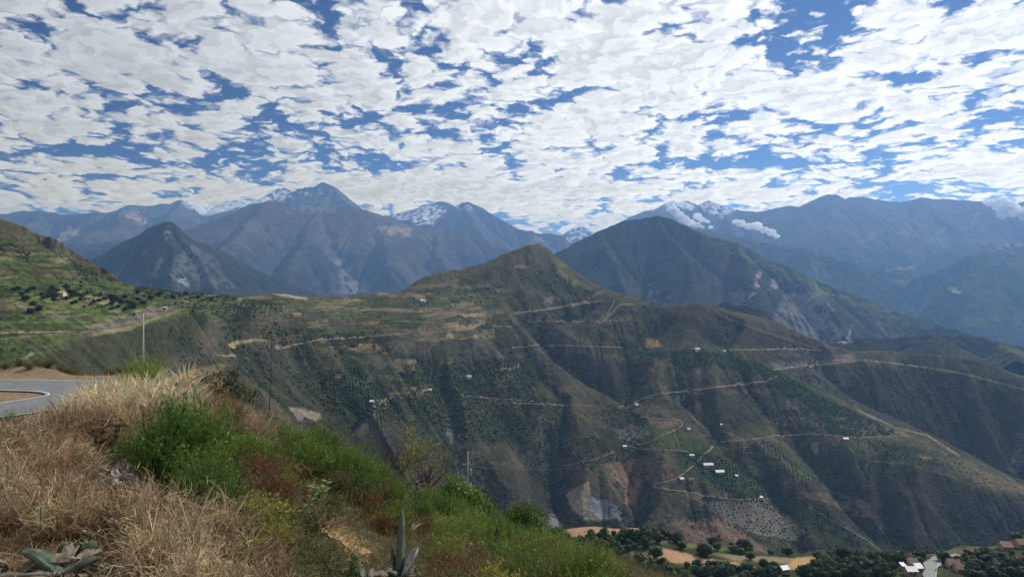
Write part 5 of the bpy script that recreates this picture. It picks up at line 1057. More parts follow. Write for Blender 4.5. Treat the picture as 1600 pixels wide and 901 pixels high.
# brown tumbleweed-like shrubs covering the left of the bank
region(PD[:2], [(-120,735),(40,712),(140,690),(170,672),(230,668),(235,720),(150,745),(60,760),(-120,770)], 34, .75, 1.15, 'dark brown dry twiggy shrub in the upper belt below the road', 'dry shrub', 'dry brown shrubs below the road')
region(PD, [(-120,760),(60,748),(150,750),(240,790),(330,850),(370,901),(380,960),(240,960),(200,880),(60,850),(-120,850)], 40, .60, .95, 'light brown dry tangled shrub in the lower left of the bank', 'dry shrub', 'light brown dry shrubs at lower left')
region(PD+[PO[2]], [(280,640),(350,650),(430,700),(420,740),(340,700)], 12, .7, 1.0, 'reddish dry shrub on the crest right of the plumed grass', 'dry shrub', 'dry shrubs on the crest')
# plumed grass along the crest
region(PG, [(120,640),(160,622),(250,612),(300,622),(310,648),(240,668),(140,672)], 70, .85, 1.25, 'pale plumed grass tuft on the crest of the bank', 'grass tuft', 'plumed grass tufts on the crest', md=0.35)
region(PG, [(20,690),(130,660),(150,680),(30,705)], 18, .5, .8, 'short straw-coloured grass tuft at the road side of the bank', 'grass tuft', 'short grass tufts by the road', md=0.4)
region(PG, [(420,700),(470,710),(480,750),(440,740)], 8, .7, 1.0, 'straw grass tuft among the green bushes down the crest', 'grass tuft', 'grass tufts among the green bushes', md=0.4)
region(PG, [(640,800),(720,830),(700,870),(620,850)], 8, .6, .9, 'straw grass tuft above the agave', 'grass tuft', 'grass tufts above the agave', md=0.4)
# green broom-like bushes
for a, b, s_, lab in [(268,782,1.15,'tall bright green feathery bush in the middle of the bank, left and largest one'), (305,795,.85,'bright green feathery bush leaning right beside the largest one'), (292,745,.95,'green feathery bush behind the largest green bush'), (330,830,.7,'low green feathery bush below the large green bushes'), (240,740,.7,'small green feathery bush at the left foot of the large green bush')]:
    put(PB[rnd.randint(3)], a, b, s_, lab, 'green bush')
region(PB+[PB[1], PB[1], PO[0]], [(440,715),(480,712),(560,748),(600,772),(610,800),(560,790),(480,765),(450,750)], 34, .62, 1.0, 'bright green feathery bush in the band along the crest', 'green bush', 'bright green bushes along the crest', md=0.8)
region(PB+PO[:2], [(600,785),(700,800),(760,825),(740,850),(660,830),(610,812)], 24, .5, .85, 'green feathery bush on the lower crest above the pole', 'green bush', 'green bushes on the lower crest', md=0.8)
region(PB, [(700,840),(780,850),(790,900),(720,890)], 12, .65, 1.0, 'vivid green feathery bush on the slope left of the leafy tree', 'green bush', 'vivid green bushes low on the slope', md=0.8)
region(PB[:2]+[PO[0], PO[2], PO[3], PO[1]], [(800,870),(860,880),(960,930),(1010,950),(900,960),(800,930)], 34, .6, .95, 'yellowish green feathery bush at the foot of the slope', 'green bush', 'yellowish green bushes at the foot of the slope', md=0.8)
# mixed shrubs over the rest of the slope
region(PO+[PB[1], PY[0], PO[0]], [(330,690),(420,730),(520,790),(700,860),(860,910),(960,960),(600,960),(460,840),(380,760),(320,730)], 150, .5, .95, 'mixed olive and brown twiggy shrub on the right-hand slope', 'shrub', 'mixed shrubs on the slope', md=0.9)
region(PO[:3], [(330,760),(450,770),(540,830),(600,900),(600,960),(400,960),(350,860)], 30, .45, .7, 'low dark green and brown shrub below the sandy scar', 'shrub', 'low shrubs below the sandy scar', md=0.8)
region([PO[3]], [(600,790),(720,830),(800,880),(780,900),(640,850)], 7, .6, .9, 'rust-red leaved shrub on the slope', 'shrub', 'rust-red shrubs on the slope', md=1.2)
for a, b, s_, lab in [(398,852,.85,'yellow-green flowering bush in the centre of the bank, upper one'), (425,880,.7,'yellow-green flowering bush lower right of the upper one'), (385,905,.6,'yellow-green flowering bush at the bottom edge'), (372,830,.5,'small yellow-green flowering bush left of the upper one'), (402,812,.55,'small yellow-green flowering bush behind the upper one')]:
    put(PY[0], a, b, s_, lab, 'flowering bush')
for px0, top, d, k, lab in [(237, 540, 15.6, 0, 'rounded dark green bush beyond the crest at the foot of the pole'), (222, 552, 15.9, 0, 'small dark green bush left of the rounded one beyond the crest'), (254, 550, 15.4, 0, 'dark green bush right of the rounded one beyond the crest'), (210, 578, 15.2, 0, 'lowest dark green bush at the left of the group at the pole foot')]:
    g0 = float(gnd_z(np.array([(px0-CX)/F*d]), np.array([d]))[0]); hh = (CY-top)/F*d-g0; put(PB[k], px0, 600, 0.85, lab, 'green bush', d=d, sz=hh/1.02)
region(PG, [(60,672),(165,655),(165,668),(70,690)], 16, .55, .85, 'straw grass tuft against the road at the left crest', 'grass tuft', 'grass tufts against the road', md=0.3)
put(PB[1], 5, 600, 1.9, 'green bush at the far left edge inside the road bend', 'green bush', d=38.0)
for a, d, s_ in [(-20,71,1.8),(8,69,1.3),(45,68.5,1.5),(75,70,1.9),(105,69,1.3),(112,72,2.0),(140,70,1.9),(180,71,2.1),(160,73,2.0),(205,70,2.0),(30,70,1.6),(60,71,1.3),(95,70,1.4),(125,69,1.2),(150,69,1.5),(170,68,1.6),(190,68,1.5)]: put(PO[0], a, 600, s_, 'low bush on the far verge of the road bend', 'bush', 'bushes on the far verge of the road', d=d)

# fine litter, grass and small stems over the whole bank
def cover(name, n, label, hgt, wd, cols, test, K=4, up=1.0, pw=1.7):
    rnd.seed(91); m = MB().mat(M_TWIG); s_ = -0.80+1.05*rnd.rand(n); d = 3.6*(30/3.6)**(rnd.rand(n)); x = s_*d; z = gnd_z(x, d); u, v = proj(x, d, z)
    k = test(u, v, d, x) & (v < 990); x, d, z, u = x[k], d[k], z[k], u[k]; N = len(x)
    dr = rnd.randn(N, 3); dr[:, 2] = np.abs(dr[:, 2])*up+0.15; dr /= np.linalg.norm(dr, axis=1)[:, None]; L = (hgt*(0.4+rnd.rand(N))*np.clip(d/9, 0.7, 1.8))[:, None, None]; t = np.linspace(0, 1, K)[None, :, None]
    P = np.stack([x, d, z-0.01], -1)[:, None]+L*(dr[:, None]*t+rnd.randn(N, 1, 3)*np.array([.35, .35, .12])*t**2)
    ci = cols(u, d, x, N); ribbon(m, P, (wd*np.clip(d/8, 0.8, 2.2))[:, None]*(1-0.6*np.linspace(0, 1, K))[None, :], ci)
    o = m.build(name); tag(o, label, kind='stuff')
def cc_(u, d, x, N):
    g = sstep(u+60*fbm(x/1.2, d/1.2, 3, 400), 330, 520)[:, None]; a = cvar((.40, .29, .18), N, .7); b = np.where(rnd.rand(N, 1) < 0.55, cvar((.12, .14, .045), N, .5), cvar((.24, .17, .10), N, .5)); return a*(1-g)+b*g
cover('dry_grass', 70000, 'dry stalks, litter and short grass covering the near bank', .16, .0060, cc_, lambda u, v, d, x: (u > -120) & (u < 1150))

# ------------------------------------------------------------------ single things on the bank
M_AGAVE = plain('agave_skin', (.095, .125, .09), 0.7, 0.45, 11, spec=0.2, bump=.004); M_AGDRY = plain('dry_agave_skin', (.20, .165, .125), 0.95, 0.5, 14, bump=.01); M_CACT = plain('cactus_skin', (.085, .125, .055), 0.6, 0.25, 9, spec=0.3); M_SPINE = plain('spines', (.55, .48, .34), 0.8, 0.1, 5)
M_PETAL = plain('white_petals', (.85, .84, .78), 0.6, 0.03, 5); M_LEAFG = plain('big_leaf', (.10, .19, .045), 0.5, 0.25, 8, spec=0.35); M_DEAD = plain('dead_wood', (.085, .062, .045), 0.95, 0.35, 14, bump=.01); M_SCAR = plain('pale_scar', (.44, .30, .17), 1, .2, 6)
M_CONC = plain('concrete_pole', (.40, .38, .34), 0.9, 0.1, 1.5); M_STEEL = plain('galvanised_steel', (.42, .43, .44), 0.5, 0.1, 5, metal=.6); M_WIRE = plain('cable', (.10, .10, .10), 0.6, 0.1, 1); M_CER = plain('insulator', (.35, .22, .16), 0.3, 0.1, 5)
def G(px_, py_, d=None):
    if d is None: return ray_hit(gnd_z, px_, py_, 2.0, 75, 600)
    x = (px_-CX)/F*d; return Vector((x, d, float(gnd_z(np.array([x]), np.array([d]))[0])))
def agave_leaf(mb, L, W, az, el, curl=0.3, thick=0.022, col=None, twist=0.0, wilt=0.0, n=12):
    """one long fleshy leaf with a hollow upper face and a pointed tip"""
    V = []; p = Vector((0, 0, 0.02)); e = el; ca, sa = math.cos(az), math.sin(az)
    for i in range(n+1):
        t = i/n; w_ = W*(0.55+1.1*t-0.2*t*t)*(1-t**2.6)**0.8 if t < 1 else 0.002; w_ = max(w_, .003)
        th = thick*(1-t*0.85); dv = Vector((ca*math.cos(e), sa*math.cos(e), math.sin(e))); sd = Vector((-sa, ca, 0)); sd = (Matrix.Rotation(twist*t, 3, dv) @ sd); up = dv.cross(sd)*-1
        if up.z < 0 and e < 1.4: up = -up
        for a, b in ((-1, 0.30), (-.5, 0.05), (0, -0.04), (.5, 0.05), (1, 0.30)): V.append(p+sd*(a*w_/2)+up*(b*w_+0.012*wilt*math.sin(a*5+t*14)))
        for a, b in ((.5, -0.12), (0, -0.2), (-.5, -0.12)): V.append(p+sd*(a*w_/2)+up*(b*w_-th))
        p = p+dv*(L/n); e += (curl*(t-0.1)+wilt*0.25*math.sin(t*6))/n*3*-1
    f = [(i*8+k, i*8+(k+1) % 8, (i+1)*8+(k+1) % 8, (i+1)*8+k) for i in range(n) for k in range(8)]+[tuple(range(7, -1, -1)), tuple(n*8+k for k in range(8))]
    mb.add([tuple(v) for v in V], f, col)
def agave(loc, leaves_, label, name='agave', extra=None, s_=1.0):
    e = empty(name, loc, 0, s_)
    for (L, W, az, el, curl, mt, tw, wl) in leaves_:
        m = MB().mat(mt); agave_leaf(m, L, W, az, el, curl, twist=tw, wilt=wl); m.build('leaf', e, smooth=True)
    for k in range(7):
        m = MB().mat(M_AGDRY); agave_leaf(m, .22+.22*rnd.rand(), .02+.03*rnd.rand(), rnd.rand()*6.28, .1+.5*rnd.rand(), .9*rnd.rand(), .006, twist=1.5*rnd.randn(), wilt=1.5); m.build('withered_leaf', e, smooth=True)
    tag(e, label, 'agave'); return e
rnd.seed(5)
# agave with one tall upright blade and a torn pale one
p = G(622, 915)
ag = agave(p, [(.60, .085, 1.0, 1.50, .05, M_AGAVE, .3, .0), (.34, .035, 2.6, 1.32, .0, M_AGAVE, 0, 0), (.34, .11, .15, 1.15, .1, plain('torn_agave', (.42, .42, .38), .7, .3, 14), .6, .5), (.30, .09, -.6, .75, .8, M_AGDRY, .5, 1), (.30, .08, 3.4, .6, 1.2, M_AGDRY, -.4, 1), (.26, .08, 4.4, .9, .6, M_AGAVE, 0, .3), (.24, .07, 5.3, .7, .6, M_AGDRY, 0, .8)],
           'grey-green agave at the bottom centre with one tall upright blade and a torn pale leaf')
# collapsed agave leaves, bottom left
p = G(95, 905)
agave(p, [(.52, .13, 2.7, .38, .5, M_AGAVE, .2, .3), (.50, .14, 3.6, .30, .4, M_AGDRY, .3, 1), (.42, .12, 4.5, .20, .6, M_AGAVE, -.2, .3), (.45, .12, 5.2, .12, .5, M_AGDRY, .5, 1.2), (.48, .11, 1.9, .45, .7, M_AGDRY, .2, 1), (.40, .10, 1.2, .5, .8, M_AGDRY, 0, 1), (.38, .12, 3.1, .75, .9, M_AGAVE, 0, .3), (.3, .09, .4, .5, .5, M_AGAVE, 0, .2)],
      'collapsed agave with withered grey-brown leaves at the bottom left corner', s_=.9)
p = G(185, 905)
agave(p, [(.40, .12, 2.9, .32, .6, M_AGDRY, .2, .8), (.36, .11, 5.9, .35, .7, M_AGAVE, .2, .5), (.42, .10, 5.4, .22, .4, M_AGDRY, -.2, 1.2), (.35, .10, 4.4, .3, .5, M_AGAVE, .2, .3), (.3, .08, 1.2, .6, .5, M_AGDRY, 0, 1)],
      'drooping agave with pale split leaves right of the collapsed one at lower left', s_=.9)
p = G(20, 900)
agave(p, [(.45, .13, .3, .30, .3, M_AGDRY, .2, .8), (.42, .12, 5.2, .2, .4, M_AGDRY, .2, .8), (.36, .10, 4.2, .25, .4, M_AGAVE, .2, .5)], 'dry grey agave leaves lying at the left edge of the bottom corner', s_=.9)
# prickly pears
def pad(mb, c_, h, w_, th, yaw, lean, roll=0.0):
    v, f = ICO2; q = v*np.array([w_/2, th/2, h/2])*(np.stack([1+0.25*v[:, 2], np.ones(len(v)), np.ones(len(v))], -1)); M = Matrix.Rotation(yaw, 4, 'Z') @ Matrix.Rotation(lean, 4, 'X') @ Matrix.Rotation(roll, 4, 'Y')
    q = np.array([(M @ Vector(a+np.array([0, 0, h/2*0.94])))[:] for a in q])+np.array(c_); mb.addq(q, f); return M, q
def prickly(loc, pads, label, name='prickly_pear'):
    e = empty(name, loc)
    for c_, h, w_, yaw, lean, roll in pads:
        m = MB().mat(M_CACT); M, q = pad(m, c_, h, w_, 0.028, yaw, lean, roll); po = m.build('pad', e, smooth=True)
        s_ = MB().mat(M_SPINE); k = rnd.choice(len(q), 70); cen = q.mean(0); dr = q[k]-cen; dr /= np.linalg.norm(dr, axis=1)[:, None]; dr = dr+rnd.randn(70, 3)*.35; P = q[k][:, None]+dr[:, None]*np.array([0, .5, 1])[None, :, None]*.028
        ribbon(s_, P, np.array([.0022, .0018, .001])[None, :], np.ones((70, 3))); sp_ = s_.build('spines', po); sp_['kind'] = 'stuff'
    tag(e, label, 'cactus'); return e
p = G(552, 908); prickly(p, [((0, 0, 0), .24, .085, .5, .05, .05), ((.055, .02, 0), .20, .07, 1.1, -.1, -.12), ((-.07, -.02, 0), .12, .09, .2, .1, .1), ((-.15, .0, -.03), .10, .09, .0, .0, .0)], 'prickly pear with two tall spiny pads at the bottom edge left of the agave')
p = G(122, 880); prickly(p, [((0, 0, 0), .17, .08, .2, .1, .1), ((.10, .02, .0), .17, .085, .8, -.1, -.1), ((-.20, .1, 0), .13, .07, .9, .2, .3)], 'small prickly pear with stubby pads above the withered agave leaves')
p = G(200, 868)
# white trumpet flowers
def flower(loc, lab, s_=1.0):
    e = empty('white_flower', loc); m = MB().mat(M_LEAFG); m.tube([(0, 0, -0.02), (.005, 0, .05), (0, -.01, .10)], [.003, .003, .003], 5); m.build('stem', e)
    m = MB().mat(M_PETAL); V = []; n = 15
    for r, z in ((.004, .095), (.008, .112), (.022, .13), (.033, .132)):
        for k in range(n): a = 6.283*k/n; rr = r*(1+.08*math.cos(5*a)); V.append((rr*math.cos(a), -.02-z*.35+0*rr, z+rr*math.sin(a)*0.9))
    V = [(x*s_, (y-(0.02 if i < n else 0))*1.0, z) for i, (x, y, z) in enumerate(V)]
    m.add(V, [(i*n+k, i*n+(k+1) % n, (i+1)*n+(k+1) % n, (i+1)*n+k) for i in range(3) for k in range(n)]); m.build('petals', e, smooth=True); tag(e, lab, 'flower')
for a, b, l in [(570,915,'white trumpet flower at the bottom edge, left one of the pair beside the cactus'), (584,914,'white trumpet flower at the bottom edge, right one of the pair beside the cactus'), (612,912,'white trumpet flower tucked at the foot of the agave')]:
    q = G(a, b); q.z += .0; flower(q, l, .6)
# small stemmed rosette plant at lower left, and its leafy neighbours
def leaf_blade(mb, base, dr, L, W, droop=0.4):
    dr = Vector(dr).normalized(); sd = dr.cross(Vector((0, 0, 1))); sd = sd.normalized() if sd.length > .01 else Vector((1, 0, 0)); V = []; p_ = Vector(base); d2 = dr.copy()
    for i, w_ in enumerate((.15, .8, 1, .75, .04)):
        up = sd.cross(d2); V += [tuple(p_-sd*w_*W/2+up*.12*W), tuple(p_), tuple(p_+sd*w_*W/2+up*.12*W)]; p_ = p_+d2*(L/4); d2 = (d2+Vector((0, 0, -droop/4))).normalized()
    mb.add(V, [(i*3+k, i*3+k+1, (i+1)*3+k+1, (i+1)*3+k) for i in range(4) for k in range(2)])
def leafy_plant(loc, stems, label, name='leafy_plant', L=.09, W=.045, n=7, mat=None, cat_='plant'):
    e = empty(name, loc)
    for dx, dy, h in stems:
        m = MB().mat(M_TWIG); pts = [(0, 0, -.02), (dx*.4, dy*.4, h*.5), (dx, dy, h)]; m.tube(pts, [.006, .005, .003], 5, (.16, .19, .09)); m.build('stem', e)
        m = MB().mat(mat or M_LEAFG)
        for k in range(n):
            t = 0.45+0.55*k/(n-1); a = k*2.4+rnd.rand(); leaf_blade(m, (dx*t, dy*t, h*t), (math.cos(a), math.sin(a), .35), L*(.8+.4*rnd.rand()), W)
        m.build('leaves', e)
    tag(e, label, cat_); return e
leafy_plant(G(63, 855), [(0, 0, .30)], 'single green stem with a star of leaves on top at lower left', 'stemmed_plant', .05, .02, 10)
leafy_plant(G(8, 755), [(-.05, 0, .34), (.06, 0, .42), (.12, 0, .25)], 'broad-leaved green plant at the left edge below the road', L=.10, W=.06, n=9)
leafy_plant(G(12, 800), [(.0, 0, .45), (.08, .02, .3)], 'tall leafy weed with dark flower spikes at the left edge', L=.07, W=.035, n=8)
for k, (a, b, h) in enumerate([(20,715,.42),(27,720,.48),(4,712,.40),(12,720,.35)]):
    q = G(a, b); e = empty('flower_spike', q); m = MB().mat(M_TWIG); m.tube([(0, 0, 0), (.01, 0, h*.6), (.02, 0, h)], [.004, .003, .002], 5, (.16, .15, .08)); m.build('stem', e)
    m = MB().mat(M_TWIG); leaves(m, np.stack([rnd.randn(90)*.009+.02, rnd.randn(90)*.009, h*(.55+.45*rnd.rand(90))], -1), np.full(90, .011), cvar((.10, .055, .06), 90, .4)); m.build('seed_heads', e)
    tag(e, 'dark seed spike standing at the left edge by the road', 'plant', 'dark seed spikes at the left edge')
# broken stump with green leaves round it
q = G(474, 800); e = empty('dead_stump', q); m = MB().mat(M_DEAD); m.tube([(0.04, 0, -.05), (.03, 0, .18), (.01, 0, .38), (-.05, -.02, .50), (-.12, -.02, .56)], [.035, .032, .03, .034, .012], 8); m.build('trunk', e)
m = MB().mat(M_DEAD); m.tube([(-.03, 0, .48), (.05, .02, .52), (.09, .02, .46)], [.025, .018, .006], 6); m.build('broken_branch', e); tag(e, 'dark broken stump rising from leafy shoots at the centre of the bank', 'stump')
leafy_plant(G(487, 802), [(.12, 0, .30), (.2, 0, .38), (.02, 0, .32), (-.15, 0, .36)], 'big-leaved green shoots around the broken stump', L=.12, W=.06, n=10)
leafy_plant(G(470, 835), [(.16, 0, .50), (.05, 0, .3)], 'slender shoot with glossy leaves in front of the broken stump', L=.09, W=.04, n=8)
for a, b in [(338,800),(348,790),(355,812),(365,780),(375,800),(385,770),(360,760),(328,815)]:
    leafy_plant(G(a, b), [(.03*rnd.randn(), 0, .22+.15*rnd.rand()), (.1, 0, .2)], 'pale green broad-leaved weed between the large green bush and the yellow one', L=.06, W=.035, n=9, cat_='plant')['group'] = 'broad-leaved weeds beside the green bush'
# forked dead branch
q = G(150, 725); e = empty('dead_branch', q); m = MB().mat(M_DEAD)
m.tube([(-.10, 0, .02), (.0, 0, .13), (.13, 0, .22), (.22, .01, .30), (.25, .01, .42), (.26, .01, .46)], [.026, .03, .032, .030, .028, .018], 8); m.build('limb', e)
for pts, r in [([(.25, .01, .44), (.18, 0, .47), (.10, -.01, .43), (.03, -.02, .41)], [.022, .014, .01, .004]), ([(.25, .01, .45), (.33, .02, .46), (.38, .02, .42), (.34, .02, .38)], [.026, .024, .014, .005]), ([(.20, 0, .27), (.22, -.02, .16), (.21, -.03, .05), (.24, -.03, -.02)], [.022, .018, .014, .010]), ([(.2, 0, .25), (.30, 0, .25), (.36, 0, .20)], [.012, .008, .004])]:
    m = MB().mat(M_DEAD); m.tube(pts, r, 7); m.build('fork', e)
tag(e, 'dark twisted dead branch sticking up from the dry shrubs', 'dead branch')
# grey heap of dead cactus bits and chalky stones
rnd.seed(17)
for k in range(90):
    t = rnd.rand(); a = 135+t*165+rnd.randn()*16; b = 728+t*62+rnd.randn()*13+8; q = G(a, b)
    if q is None: continue
    v, f = ICO2; s_ = .02+.045*rnd.rand()**1.5; m = MB().mat(plain('grey_rubble', (.40, .36, .32), .95, .3, 20) if k == 0 else bpy.data.materials['grey_rubble']); qn = v*np.array([1.3, .8, .55])*(1+.22*rnd.randn(len(v), 1))*s_; m.addq(qn, f)
    o = m.build('pale_stone'); o.location = (q.x, q.y, q.z+s_*.2+.04*rnd.rand()); o.rotation_euler = tuple(rnd.rand(3)*6); tag(o, 'chalky grey stone in the heap above the dry shrubs', 'stone', 'pale stones in the grey heap')
for k in range(26):
    t = rnd.rand(); q = G(140+t*170+rnd.randn()*14, 735+t*62+rnd.randn()*12)
    m = MB().mat(M_DEAD if k % 2 else M_AGDRY); L = .10+.18*rnd.rand(); a = rnd.rand()*6.28; m.tube([(0, 0, .02), (math.cos(a)*L*.5, math.sin(a)*L*.5, .07*rnd.rand()+.03), (math.cos(a)*L, math.sin(a)*L, .03)], [.008, .011, .004], 6)
    o = m.build('dead_stick'); o.location = q; tag(o, 'dead grey stick in the heap above the dry shrubs', 'stick', 'dead sticks in the grey heap')
# sandy scar of bare earth
def patch(pl_, name, mat, lift):
    P2 = [G(a, b) for a, b in densify(pl_, 4)]; P2 = smooth_path([k for k in P2 if k is not None], 3); o = strip(name, P2, .30, mat, lambda x, y: gnd_z(x, y), lift, across=(-1, -.6, -.2, .2, .6, 1)); return o
patch([(480,805),(500,825),(525,842),(550,858),(572,870)], 'bare_earth', M_SCAR, .03)
rnd.seed(23); 
m = MB().mat(M_TWIG)
N = 2600; t = rnd.rand(N); a = 482+t*92+rnd.randn(N)*9; b = 806+t*66+rnd.randn(N)*8; hs = [G(u_, v_) for u_, v_ in zip(a[:400], b[:400])]; hs = np.array([h[:] for h in hs if h is not None]); ci = rnd.randint(len(hs), size=N)
P0 = hs[ci]+rnd.randn(N, 3)*np.array([.05, .05, .008]); dr = rnd.randn(N, 3)*np.array([1, 1, .35]); dr /= np.linalg.norm(dr, axis=1)[:, None]; ribbon(m, P0[:, None]+dr[:, None]*np.array([0, .5, 1])[None, :, None]*.06+np.array([0, 0, .03]), np.array([.004, .004, .002])[None, :], cvar((.52, .36, .20), N, .35)); o = m.build('straw'); tag(o, 'loose straw on the sandy scar', kind='stuff')

# bare-branched tree below the crest
def branch(mb, tips, p, d, L, r, lev, spread=.75, up=.12, n=5):
    pts = [p]; rad = [r]
    for i in range(n): d = (d+Vector(rnd.randn(3)*.20)+Vector((0, 0, up*.3))).normalized(); p = p+d*(L/n); pts.append(p); rad.append(r*(1-.55*(i+1)/n))
    mb.tube(pts, rad, 6 if lev > 1 else 4, cap=True); tips.append((pts[-1], lev))
    if lev == 0: return
    for k in range(3 if lev > 1 else 4):
        i = rnd.randint(2, n+1); q = d.orthogonal().normalized(); q = Matrix.Rotation(rnd.rand()*6.28, 3, d) @ q; branch(mb, tips, pts[i], (d+q*spread*(1+.4*rnd.rand())).normalized(), L*(.62+.15*rnd.rand()), rad[i]*.62, lev-1, spread, up, n)
def TB(px_, top, d):
    g_ = G(px_, 0, d); return g_, (CY-top)/F*d-g_.z
def bare_tree(lh, label, seed, leafcol=None, name='bare_tree', nl=260, lev=4, spread=.75, leafsize=.05, lean=(0, 0, 1), r=.09, side=None):
    loc, H = lh; r = H*.024; rnd.seed(seed); e = empty(name, loc); mt = MB().mat(M_DEAD); mt.tube([(0, 0, -.5), (.03, 0, H*.15), (.02*H, 0, H*.28)], [r*1.3, r, r*.85], 8); mt.build('trunk', e)
    m = MB().mat(M_DEAD); tips = []
    for k in range(5): a = k*1.26+rnd.rand(); branch(m, tips, Vector((.02*H, 0, H*.26)), (Vector((math.cos(a)*.9, math.sin(a)*.9, .75+.3*rnd.rand()))+Vector(lean)*.2).normalized(), H*.34, r*.6, lev-1, spread)
    m.build('branches', e)
    if leafcol is not None:
        tp = np.array([t[0][:] for t in tips if t[1] <= 1]); 
        if side is not None: tp = tp[tp[:, 0] > side*H]
        cen = tp[rnd.randint(len(tp), size=nl)]+rnd.randn(nl, 3)*.06*H*.5; m = MB().mat(M_LEAF); leaves(m, cen, np.full(nl, leafsize), cvar(leafcol, nl, .4)); m.build('leaves', e)
    tag(e, label, 'tree'); return e
bare_tree(TB(615, 655, 21.5), 'bare dark-branched tree behind the crest with few yellow-green leaves on its right', 61, (.24, .25, .05), nl=900, leafsize=.035, side=.12)
bare_tree(TB(668, 672, 22.5), 'spreading leafless tree right behind the bare one, above the lower crest', 62, (.20, .19, .05), nl=500, leafsize=.035)
bare_tree(TB(640, 662, 23.5), 'thin leafless tree between the two spreading bare trees behind the crest', 64, None)
bare_tree(TB(343, 578, 17.0), 'small dark tree with a thin crooked trunk beyond the crest', 63, (.055, .070, .030), nl=2600, lev=4, leafsize=.045, r=.07, name='small_tree')
bare_tree(TB(318, 588, 19.0), 'small dark leafy tree left of the crooked one beyond the crest', 65, (.05, .065, .028), nl=2600, lev=3, leafsize=.045, r=.06, name='small_tree')
# leafy tree low on the slope
def leafy_tree(lh, R, label, seed, col, n=5200):
    loc, H = lh; H = H*.92; rnd.seed(seed); e = empty('leafy_tree', loc); mt = MB().mat(M_BARK); mt.tube([(0, 0, -.6), (.05, 0, H*.3), (0, .04, H*.6)], [.09, .07, .03], 7); mt.build('trunk', e)
    m = MB().mat(M_BARK); tips = []
    for k in range(5): a = k*1.3; branch(m, tips, Vector((.03, 0, H*.25)), Vector((math.cos(a), math.sin(a), .9)).normalized(), H*.38, .035, 2, .7)
    m.build('limbs', e); tp = np.array([t[0][:] for t in tips]); k = rnd.randint(len(tp), size=n); cl = rnd.randn(len(tp), 3)*.05
    cen = tp[k]+rnd.randn(n, 3)*R*.20+cl[k]; m = MB().mat(M_LEAF); leaves(m, cen, np.full(n, .055), cvar(col, n, .45, .08)*(0.8+.5*rnd.rand(len(tp))[k])[:, None]); m.build('crown', e); tag(e, label, 'tree')
leafy_tree(TB(818, 788, 25.5), .9, 'leafy bright green tree low on the slope, right of the pole', 71, (.085, .15, .028)); leafy_tree(TB(848, 812, 26.5), .8, 'lower leafy green tree right of the bright one', 72, (.075, .13, .028)); leafy_tree(TB(712, 750, 23.5), .7, 'round bright green bushy tree left of the far pole foot', 73, (.09, .16, .028)); leafy_tree(TB(738, 768, 24), .7, 'bright green bushy tree in front of the far pole foot', 74, (.10, .18, .03))

# agave flower stalks
def stalk(px_, top, base_px, d, label, heads, r=.022, seed=1):
    rnd.seed(seed); g_ = G(base_px, 0, d); T = Vector(((px_-CX)/F*d, d, (CY-top)/F*d)); e = empty('agave_stalk', g_); v = T-g_; m = MB().mat(M_DEAD); m.tube([(0, 0, -.1), tuple(v*.5+Vector((.02, 0, 0))), tuple(v)], [r, r*.75, r*.35], 6); m.build('stem', e)
    for k in range(heads):
        t = 1-.27*k/heads; c0 = v*t; a = rnd.rand()*6.28; L = .10+.10*rnd.rand()+.1*(k/heads); q = c0+Vector((math.cos(a)*L, math.sin(a)*L, .05)); m = MB().mat(M_DEAD); m.tube([tuple(c0), tuple(q)], [r*.35, r*.3], 4)
        u_, f_ = ICO1; m.addq(u_*(1+.3*rnd.randn(len(u_), 1))*np.array([.055, .055, .035])*(r/.022)**.5+np.array(q), f_); m.build('seed_cluster', e)
    tag(e, label, 'agave stalk')
stalk(425, 505, 418, 17.5, 'tall thin agave flower stalk with dark seed clusters, left of two', 12, .015, 2)
stalk(516, 600, 511, 19.5, 'shorter agave flower stalk with dark seed clusters, right of two', 16, .014, 3)
stalk(303, 555, 303, 16.5, 'very thin dry stalk standing beyond the plumed grass', 3, .008, 4)
stalk(147, 563, 149, 44, 'pale dry stalk rising beside the end of the road bend', 5, .02, 5)
stalk(107, 580, 107, 66, 'short thin marker-like stalk on the far side of the road', 2, .02, 6)
stalk(164, 577, 164, 50, 'short dry stalk right of the pale one by the road bend', 2, .014, 7)
# utility poles and cables
def pole(px_, top, d, H, label, arms):
    T = Vector(((px_-CX)/F*d, d, (CY-top)/F*d)); e = empty('utility_pole', (T.x, T.y, T.z-H)); m = MB().mat(M_CONC); m.tube([(0, 0, -.5), (0, 0, H*.5), (0, 0, H)], [.12, .095, .07], 12); m.build('post', e, smooth=True)
    for z, w_ in arms:
        a = MB().mat(M_STEEL); a.box(-w_/2, w_/2, -.16, -.08, H-z-.05, H-z+.05); ao = a.build('crossarm', e)
        for x in (-w_/2+.1, 0 if len(arms) > 1 else w_*.18, w_/2-.1): i = MB().mat(M_CER); i.tube([(x, -.12, H-z+.05), (x, -.12, H-z+.12), (x, -.12, H-z+.22)], [.03, .06, .03], 8); i.build('insulator', ao)
    tag(e, label, 'utility pole'); return e, T
pole(224, 489, 80, 9.5, 'plain pale concrete pole standing beyond the road at left', [])
e1, T1 = pole(731, 704, 100, 9.0, 'thin utility pole with crossarm and equipment below the slope', [(1.9, 1.6)])
m = MB().mat(M_STEEL); m.tube([(.42, -.1, 5.7), (.42, -.1, 6.5)], [.17, .17], 10); m.build('transformer', e1); m = MB().mat(M_STEEL); m.box(-.32, -.22, -.3, -.1, 6.9, 7.3); m.box(.2, .3, -.3, -.1, 7.0, 7.4); m.build('fuse_box', e1)
pole(735.5, 753, 104, 7.5, 'second shorter pole standing just right behind the thin utility pole', [])
